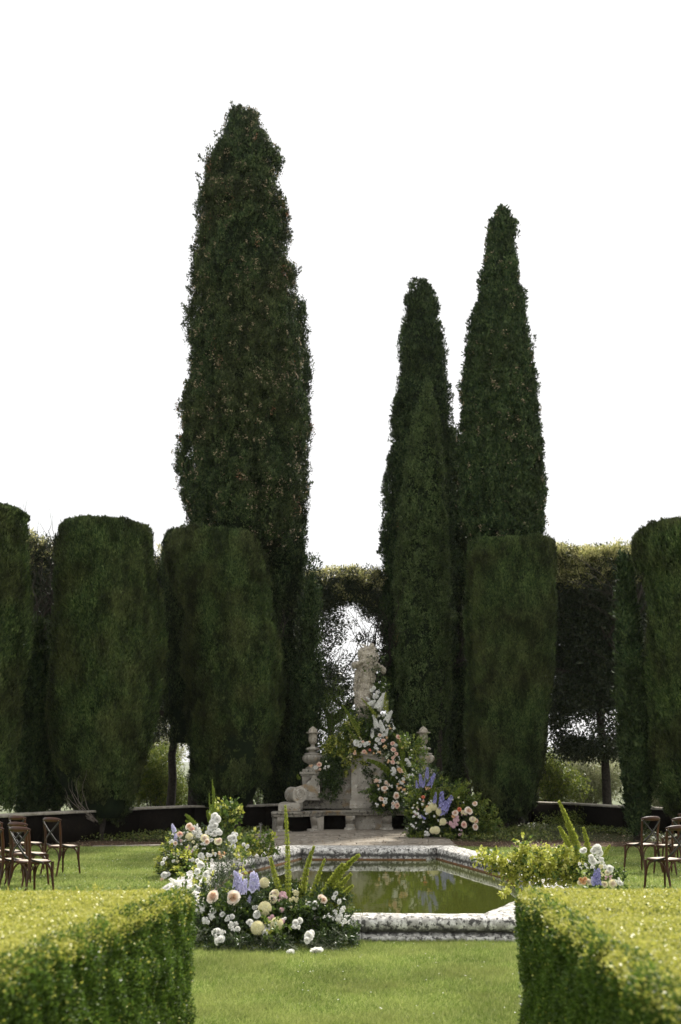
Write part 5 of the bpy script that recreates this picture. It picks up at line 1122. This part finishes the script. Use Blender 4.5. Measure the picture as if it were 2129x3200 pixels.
# ---- C. cascade over the pedestal and statue
C_ = thing('flower_arrangement', 'cascade of white stock and peach roses spilling over the statue pedestal', 'flower arrangement', (MC, 29.9, mz(2355)), group=GRP)
def Fc(cx, cy): return 800 + cx / 1.845, 1950 + cy / 1.845
def YC(px, py):
    if py < 2290: return 29.9 + (0.25 if py < 2220 else 0)
    if py < 2400: return 29.7
    return 29.55 - .35 * min(1, max(0, (py - 2400) / 130))
gb = []
for cx, cy, rx, ry in ((700, 420, 40, 70), (720, 500, 55, 60), (690, 600, 70, 60), (620, 640, 80, 55), (560, 690, 60, 45), (740, 660, 80, 60), (660, 720, 90, 30), (800, 720, 55, 90), (830, 830, 60, 80), (790, 960, 110, 70), (760, 1020, 90, 50), (850, 900, 70, 70), (600, 560, 60, 50), (640, 560, 50, 60), (870, 790, 50, 60)):
    x, y = Fc(cx, cy); gb.append((x, y, rx / 1.845, ry / 1.845, YC(x, y) + .35))
greens(C_, gb, 21000, ['g_dark', 'g_dark', 'g_mid'], (.05, .10), .5, dyf=.7)
gb = []
for cx, cy, rx, ry in ((470, 700, 70, 35), (540, 745, 40, 60), (515, 820, 16, 30), (560, 610, 50, 50), (430, 720, 30, 25), (590, 800, 25, 20)):
    x, y = Fc(cx, cy); gb.append((x, y, rx / 1.845, ry / 1.845, 30.0))
greens(C_, gb, 3600, ['g_mid', 'bush', 'g_yel'], (.05, .09), .6, dyf=.8)
gb = []
for cx, cy, rx, ry in ((430, 830, 50, 50), (460, 900, 26, 60), (400, 900, 22, 50), (480, 780, 40, 40), (440, 960, 14, 50), (395, 1000, 8, 40), (650, 850, 18, 60)):
    x, y = Fc(cx, cy); gb.append((x, y, rx / 1.845, ry / 1.845, 30.05))
greens(C_, gb, 4200, ['g_dark'], (.04, .08), .6, dyf=.5, name='trailing_ivy')
gb = []
for cx, cy, rx, ry in ((700, 300, 20, 60), (670, 230, 30, 30), (640, 300, 14, 30), (720, 350, 20, 40), (735, 230, 14, 40), (690, 180, 25, 20)):
    x, y = Fc(cx, cy); gb.append((x, y, rx / 1.845, ry / 1.845, 30.15))
greens(C_, gb, 420, ['g_mid', 'g_dark'], (.04, .07), .6, dyf=.4, name='climbing_ivy')
for cx, cy, r in ((680, 370, 8), (665, 385, 7), (700, 395, 9), (735, 410, 9), (690, 420, 8), (720, 440, 10), (650, 435, 8), (670, 458, 10), (640, 425, 6), (700, 470, 9), (732, 465, 9), (712, 490, 9), (690, 485, 7), (750, 350, 6), (735, 365, 5), (580, 690, 10), (600, 700, 9), (628, 695, 11), (645, 688, 9), (700, 668, 9), (690, 700, 8), (715, 690, 6), (700, 720, 7), (880, 795, 7), (882, 812, 8), (868, 785, 6), (800, 850, 7), (790, 865, 7), (850, 895, 6), (872, 880, 6), (845, 918, 6), (828, 905, 6), (780, 935, 8), (762, 930, 7), (750, 1010, 8), (745, 1028, 7), (795, 1030, 7), (812, 1025, 6), (855, 1052, 6), (788, 1055, 6), (698, 1042, 8), (900, 870, 4), (905, 840, 4), (830, 780, 5), (815, 800, 6), (860, 860, 5)):
    x, y = Fc(cx, cy); flower(C_, random.choice(['clus_white', 'clus_white', 'peony_white', 'rose_white']), x, y, r, YC(x, y) - .05)
for q in ((750, 560, 785, 500), (700, 600, 680, 530), (735, 620, 715, 555), (670, 650, 672, 600), (745, 645, 762, 600), (700, 490, 745, 400), (640, 470, 690, 440)):
    x0, y0 = Fc(q[0], q[1]); x1, y1 = Fc(q[2], q[3]); spike(C_, 'spk_white', x0, y0, x1, y1, 29.75)
for cx, cy in ((535, 635), (545, 650), (560, 622), (555, 668), (600, 655), (540, 692), (528, 770), (545, 782), (585, 625), (535, 765), (550, 640), (570, 640), (608, 665), (550, 765)):
    x, y = Fc(cx, cy); flower(C_, 'clus_cream', x, y, 4, 29.75)
for cx, cy, r, k in ((735, 675, 8, 'rose_blush'), (790, 692, 9, 'rose_blush'), (822, 655, 8, 'rose_blush'), (742, 706, 8, 'clus_apricot'), (792, 728, 8, 'rose_blush'), (808, 750, 7, 'rose_blush'), (790, 798, 8, 'rose_blush'), (790, 775, 5, 'rose_blush'), (712, 740, 8, 'clus_apricot'), (570, 747, 6, 'rose_apricot'), (657, 727, 5, 'rose_hot'), (625, 738, 7, 'rose_blush'), (618, 680, 5, 'rose_blush'), (775, 602, 6, 'clus_apricot'), (768, 588, 6, 'clus_cream'), (755, 655, 6, 'clus_apricot'), (845, 712, 6, 'clus_apricot'), (765, 792, 8, 'clus_apricot'), (825, 838, 8, 'clus_apricot'), (850, 850, 7, 'rose_apricot'), (832, 852, 6, 'rose_apricot'), (822, 800, 7, 'clus_cream'), (695, 905, 10, 'clus_peach'), (742, 952, 11, 'rose_peach'), (750, 915, 7, 'rose_peach'), (808, 992, 12, 'rose_peach'), (818, 1050, 9, 'rose_blush'), (828, 948, 10, 'clus_apricot'), (858, 958, 8, 'clus_apricot'), (885, 958, 6, 'rose_apricot'), (875, 980, 6, 'rose_apricot'), (890, 975, 5, 'clus_apricot'), (318, 820, 8, 'clus_apricot'), (365, 812, 9, 'rose_blush'), (345, 830, 8, 'rose_white'), (400, 828, 8, 'clus_white'), (418, 822, 6, 'clus_white'), (370, 838, 6, 'clus_peach'), (735, 1045, 4, 'rose_orange'), (680, 745, 6, 'clus_apricot'), (860, 880, 4, 'clus_apricot')):
    x, y = Fc(cx, cy); flower(C_, k, x, y, r, YC(x, y) - .08)
for a_, b_, r_, nn, bd, mt in (((742, 500), (748, 395), .05, 500, (0, 0), 'plume'), ((755, 520), (760, 440), .04, 400, (0, 0), 'plume'), ((700, 540), (610, 430), .05, 500, (4, 0), 'plume'), ((845, 830), (795, 632), .07, 900, (22, -12), 'plume_dk'), ((820, 940), (645, 785), .10, 1500, (18, -26), 'plume_dk'), ((600, 610), (500, 470), .06, 700, (0, 0), 'plume_dk'), ((600, 640), (530, 520), .05, 600, (0, 0), 'plume'), ((610, 700), (520, 590), .05, 500, (0, 0), 'plume_dk'), ((250, 900), (240, 870), .05, 200, (0, 0), 'plume_dk')):
    x0, y0 = Fc(*a_); x1, y1 = Fc(*b_); plume(C_, x0, y0, x1, y1, 29.65, bd, r_, nn, mt)
sprigs(C_, [Fc(690, 950) + Fc(605, 980) + (29.4,), Fc(700, 990) + Fc(650, 1000) + (29.4,), Fc(420, 830) + Fc(380, 990) + (30.1,), Fc(450, 850) + Fc(440, 1010) + (30.1,), Fc(520, 760) + Fc(400, 690) + (30,), Fc(860, 700) + Fc(960, 760) + (30,), Fc(880, 720) + Fc(1000, 640) + (30.2,), Fc(720, 480) + Fc(765, 330) + (30.1,), Fc(880, 760) + Fc(930, 720) + (30,)], 'g_mid', .08, 20, .5, rep=3)

for _ in range(70):
    cx = random.gauss(760, 70); cy = random.uniform(400, 1040)
    if cy < 600: cx = random.uniform(660, 760)
    elif cy < 760: cx = random.uniform(560, 850)
    elif cy < 900: cx = random.uniform(780, 890)
    else: cx = random.uniform(700, 880)
    x, y = Fc(cx, cy); flower(C_, random.choice(['clus_white', 'clus_white', 'clus_cream', 'rose_white', 'clus_apricot', 'rose_peach', 'clus_white']) if cy > 620 else 'clus_white', x, y, random.uniform(4, 7.5), YC(x, y) - .05)
# ---- D. mound at the right end of the bench
D_ = thing('flower_arrangement', 'wide mound of blue delphiniums, cream dahlias and peach roses at the right bench end', 'flower arrangement', tuple(G(1400, 2630)), group=GRP)
gb = []
for cx, cy, rx, ry in ((1000, 1130, 110, 110), (1080, 1150, 120, 100), (1170, 1140, 95, 95), (950, 1060, 80, 80), (1060, 1020, 100, 80), (930, 980, 50, 60), (1140, 1030, 60, 60), (1240, 1165, 60, 70), (1000, 1220, 110, 35), (1180, 1220, 110, 35), (990, 920, 70, 70), (960, 1180, 70, 60)):
    x, y = Fc(cx, cy); gb.append((x, y, rx / 1.845, ry / 1.845, 27.1 if y > 2500 else 27.6))
greens(D_, gb, 22000, ['g_dark', 'g_dark', 'g_mid'], (.05, .10), .5, dyf=.8)
gb = []
for cx, cy, rx, ry in ((1340, 1120, 45, 60), (1300, 1190, 50, 40), (1280, 1040, 40, 40), (1190, 980, 50, 50), (930, 1040, 40, 60), (920, 930, 30, 30), (1100, 1240, 60, 15), (1060, 930, 40, 30), (1020, 1120, 26, 40), (1180, 1020, 40, 30), (940, 760, 30, 50), (900, 690, 40, 40)):
    x, y = Fc(cx, cy); gb.append((x, y, rx / 1.845, ry / 1.845, 26.7))
greens(D_, gb, 4600, ['g_mid', 'bush'], (.05, .09), .6, dyf=.7)
YD = 26.2
for q in ((985, 890, 990, 825), (955, 940, 948, 865), (1000, 935, 1032, 862), (1015, 900, 1035, 865), (930, 945, 925, 900), (1030, 1030, 1038, 970), (1070, 1070, 1072, 965), (1085, 1085, 1130, 990), (1075, 1100, 1095, 1020), (1090, 1050, 1120, 1000), (975, 1125, 950, 1100), (1080, 1060, 1060, 1000), (965, 935, 975, 890)):
    x0, y0 = Fc(q[0], q[1]); x1, y1 = Fc(q[2], q[3]); spike(D_, 'spk_violet', x0, y0, x1, y1, YD)
for cx, cy, r, k in ((1022, 1050, 10, 'pom_cream'), (997, 1068, 11, 'pom_cream'), (1062, 1077, 11, 'pom_cream'), (1078, 1138, 10, 'pom_cream'), (1020, 1188, 10, 'pom_cream'), (1040, 1187, 10, 'pom_cream'), (1225, 1080, 12, 'rose_peach'), (1205, 1088, 8, 'rose_cream'), (1190, 1086, 7, 'rose_cream'), (1265, 1040, 9, 'rose_peach'), (1250, 1130, 11, 'rose_cream'), (1268, 1137, 8, 'rose_apricot'), (1262, 1170, 11, 'rose_peach'), (1197, 1158, 10, 'rose_blush'), (1150, 1092, 9, 'rose_peach'), (1140, 1108, 6, 'rose_orange'), (965, 1000, 7, 'rose_hot'), (1172, 1070, 7, 'rose_hot'), (985, 950, 8, 'clus_apricot'), (998, 948, 6, 'clus_apricot'), (985, 1210, 10, 'clus_white'), (990, 1248, 4, 'clus_white'), (905, 1165, 6, 'clus_white'), (895, 1155, 5, 'clus_white'), (910, 1170, 5, 'clus_white'), (915, 1085, 7, 'clus_white'), (932, 1095, 8, 'clus_white'), (985, 1092, 8, 'clus_white'), (945, 1112, 7, 'clus_white'), (910, 1110, 6, 'clus_white'), (905, 1060, 5, 'clus_white'), (930, 1060, 5, 'clus_cream'), (960, 1040, 5, 'clus_white'), (1000, 1035, 6, 'clus_white'), (980, 1070, 6, 'clus_white'), (905, 870, 6, 'clus_white'), (965, 1022, 5, 'clus_apricot'), (1150, 1130, 6, 'pom_pink'), (1125, 1150, 5, 'pom_pink'), (1150, 1150, 5, 'pom_pink'), (1165, 1130, 4, 'pom_pink'), (1185, 1210, 6, 'clus_pink'), (1140, 1165, 5, 'pom_pink'), (1120, 1142, 4, 'pom_pink'), (1160, 1155, 4, 'pom_pink'), (1175, 1215, 4, 'pom_pink'), (1160, 1110, 5, 'pom_pink'), (960, 915, 4, 'clus_white'), (1010, 1040, 5, 'clus_white')):
    x, y = Fc(cx, cy); flower(D_, k, x, y, r, YD + .05)
for a_, b_, r_, nn, bd in (((1010, 1070), (1025, 905), .07, 900, (0, 0)), ((1045, 1090), (1048, 980), .05, 500, (0, 0)), ((1140, 1000), (1195, 940), .06, 500, (0, -6)), ((1130, 1090), (1190, 1060), .04, 300, (0, -6)), ((880, 900), (830, 790), .05, 400, (0, 0))):
    x0, y0 = Fc(*a_); x1, y1 = Fc(*b_); plume(D_, x0, y0, x1, y1, 26.4, bd, r_, nn, 'plume_dk')
sprigs(D_, [Fc(1250, 1180) + Fc(1385, 1110) + (26.8,), Fc(1260, 1200) + Fc(1370, 1170) + (26.8,), Fc(1220, 1100) + Fc(1325, 1000) + (26.8,), Fc(1180, 1050) + Fc(1200, 940) + (26.9,), Fc(1220, 1080) + Fc(1250, 1000) + (26.9,), Fc(1000, 1200) + Fc(890, 1240) + (26.5,), Fc(1090, 1200) + Fc(1130, 1250) + (26.4,)], 'bush', .10, 18, .55, rep=4)

for _ in range(34):
    x, y = Fc(random.uniform(900, 1230), random.uniform(1000, 1225)); flower(D_, random.choice(['clus_white', 'clus_cream', 'clus_white', 'clus_pink', 'clus_apricot']), x, y, random.uniform(3, 5.5), YD + .05)
# ---- E. yellow green arrangement on the right rim
E_ = thing('flower_arrangement', 'yellow green leafy arrangement with white and lilac blooms behind the right hedge', 'flower arrangement', tuple(G(1740, 2840)), group=GRP)
def Fe(cx, cy): return 1480 + cx / 3.015, 2480 + cy / 3.015
gb = []
for cx, cy, rx, ry in ((470, 520, 45, 60), (430, 620, 60, 60), (330, 690, 90, 60), (200, 650, 80, 50), (90, 610, 50, 35), (420, 780, 100, 80), (560, 760, 90, 70), (680, 640, 70, 90), (700, 780, 90, 70), (820, 760, 80, 80), (900, 620, 60, 100), (900, 800, 80, 70), (790, 640, 40, 40), (860, 550, 30, 30)):
    x, y = Fe(cx, cy); gb.append((x, y, rx / 3.015, ry / 3.015, 12.6))
greens(E_, gb, 4200, ['g_yel', 'g_yel', 'g_yel', 'g_mid'], (.030, .055), .85, dyf=1.0, hollow=.15, clump=9)
sprigs(E_, [Fe(400, 800) + Fe(480, 470) + (12.5,), Fe(350, 760) + Fe(50, 590) + (12.5,), Fe(300, 760) + Fe(130, 640) + (12.5,), Fe(640, 700) + Fe(590, 490) + (12.6,), Fe(350, 900) + Fe(270, 960) + (11.6,), Fe(700, 760) + Fe(640, 560) + (12.6,), Fe(900, 800) + Fe(860, 520) + (12.6,), Fe(500, 780) + Fe(430, 520) + (12.6,)], 'g_yel', .04, 22, .75, rep=3, jit=8)
sprigs(E_, [Fe(720, 760) + Fe(800, 610) + (12.8,), Fe(640, 780) + Fe(720, 660) + (12.8,)], 'g_dark', .035, 16, .4, rep=3)
for a_, b_, r_, nn, bd in (((990, 560), (805, 75), .042, 1300, (10, 0)), ((960, 420), (870, 290), .03, 500, (0, 0)), ((910, 500), (810, 315), .040, 700, (0, 0)), ((1100, 640), (1035, 325), .040, 900, (4, 0)), ((1215, 600), (1285, 485), .025, 400, (2, 0)), ((980, 700), (960, 500), .03, 500, (0, 0)), ((980, 520), (900, 370), .028, 500, (0, 0))):
    x0, y0 = Fe(*a_); x1, y1 = Fe(*b_); plume(E_, x0, y0, x1, y1, 12.6, bd, r_, nn)
for cx, cy, r, k in ((1170, 520, 14, 'peony_white'), (1135, 545, 12, 'peony_white'), (1190, 560, 11, 'peony_white'), (1140, 515, 9, 'rose_white'), (1030, 545, 10, 'rose_white'), (1050, 530, 8, 'rose_white'), (1120, 640, 13, 'peony_white'), (1110, 600, 9, 'peony_white'), (1160, 600, 9, 'clus_white'), (1200, 620, 10, 'clus_white'), (1180, 650, 9, 'clus_white'), (1220, 650, 9, 'clus_white'), (1200, 690, 9, 'clus_cream'), (1240, 690, 8, 'clus_white'), (1280, 710, 12, 'peony_white'), (1300, 700, 9, 'clus_white'), (1265, 745, 9, 'rose_cream'), (1310, 850, 12, 'rose_cream'), (1370, 815, 9, 'clus_white'), (1380, 845, 9, 'peony_white'), (1235, 855, 9, 'rose_cream'), (1010, 700, 7, 'clus_white'), (998, 660, 6, 'clus_white'), (1055, 670, 6, 'clus_white'), (1250, 790, 9, 'clus_pink'), (1290, 790, 8, 'clus_pink'), (1215, 760, 8, 'clus_cream'), (1010, 810, 8, 'rose_orange'), (1032, 830, 10, 'rose_orange'), (1050, 805, 7, 'rose_orange'), (1080, 835, 9, 'rose_cream'), (1010, 845, 8, 'rose_cream'), (1120, 690, 8, 'clus_white'), (1340, 830, 8, 'clus_white'), (1400, 850, 7, 'clus_white'), (1070, 700, 6, 'clus_white')):
    x, y = Fe(cx, cy); flower(E_, k, x, y, r, 12.25)
for q in ((1140, 860, 1150, 710), (1170, 850, 1180, 700), (1190, 860, 1170, 760), (1130, 850, 1115, 780)):
    x0, y0 = Fe(q[0], q[1]); x1, y1 = Fe(q[2], q[3]); spike(E_, 'spk_violet' if q[0] > 1135 else 'spk_lilac', x0, y0, x1, y1, 12.15)
greens(E_, [Fe(1230, 780) + (40, 30, 12.5), Fe(1330, 850) + (30, 16, 12.5), Fe(1100, 760) + (40, 40, 12.5)], 1500, ['g_mid', 'g_dark'], (.03, .05), .5)

b = MB()
for _ in range(60):
    x_, y_ = random.uniform(-.9, 1.6), random.uniform(7.2, 10.2)
    b.leaves(np.array([[x_, y_, .035]]), np.array([[random.uniform(-1, 1), random.uniform(-1, 1), .1]]), random.uniform(.01, .02), .012, np.array([0, 0, 1.]))
tag(b.build('fallen_petals', FC['white']), 'few fallen white petals on the grass in front of the pool', 'petals', kind='stuff')
# ------------------------------------------------------------------ haze over the far valley
def add_haze(dens):
    b = MB(); b.box((0, 0, 300), (9400, 9400, 760)); o = b.build('haze', None) if False else None
    m, t, oo = newmat('haze_air'); v = t.nodes.new('ShaderNodeVolumePrincipled'); v.inputs['Color'].default_value = (.95, .97, 1.0, 1); v.inputs['Density'].default_value = dens; v.inputs['Anisotropy'].default_value = 0.0
    t.links.new(v.outputs[0], oo.inputs['Volume']); o = b.build('haze', m); tag(o, kind='stuff'); return o

add_haze(0.00012)
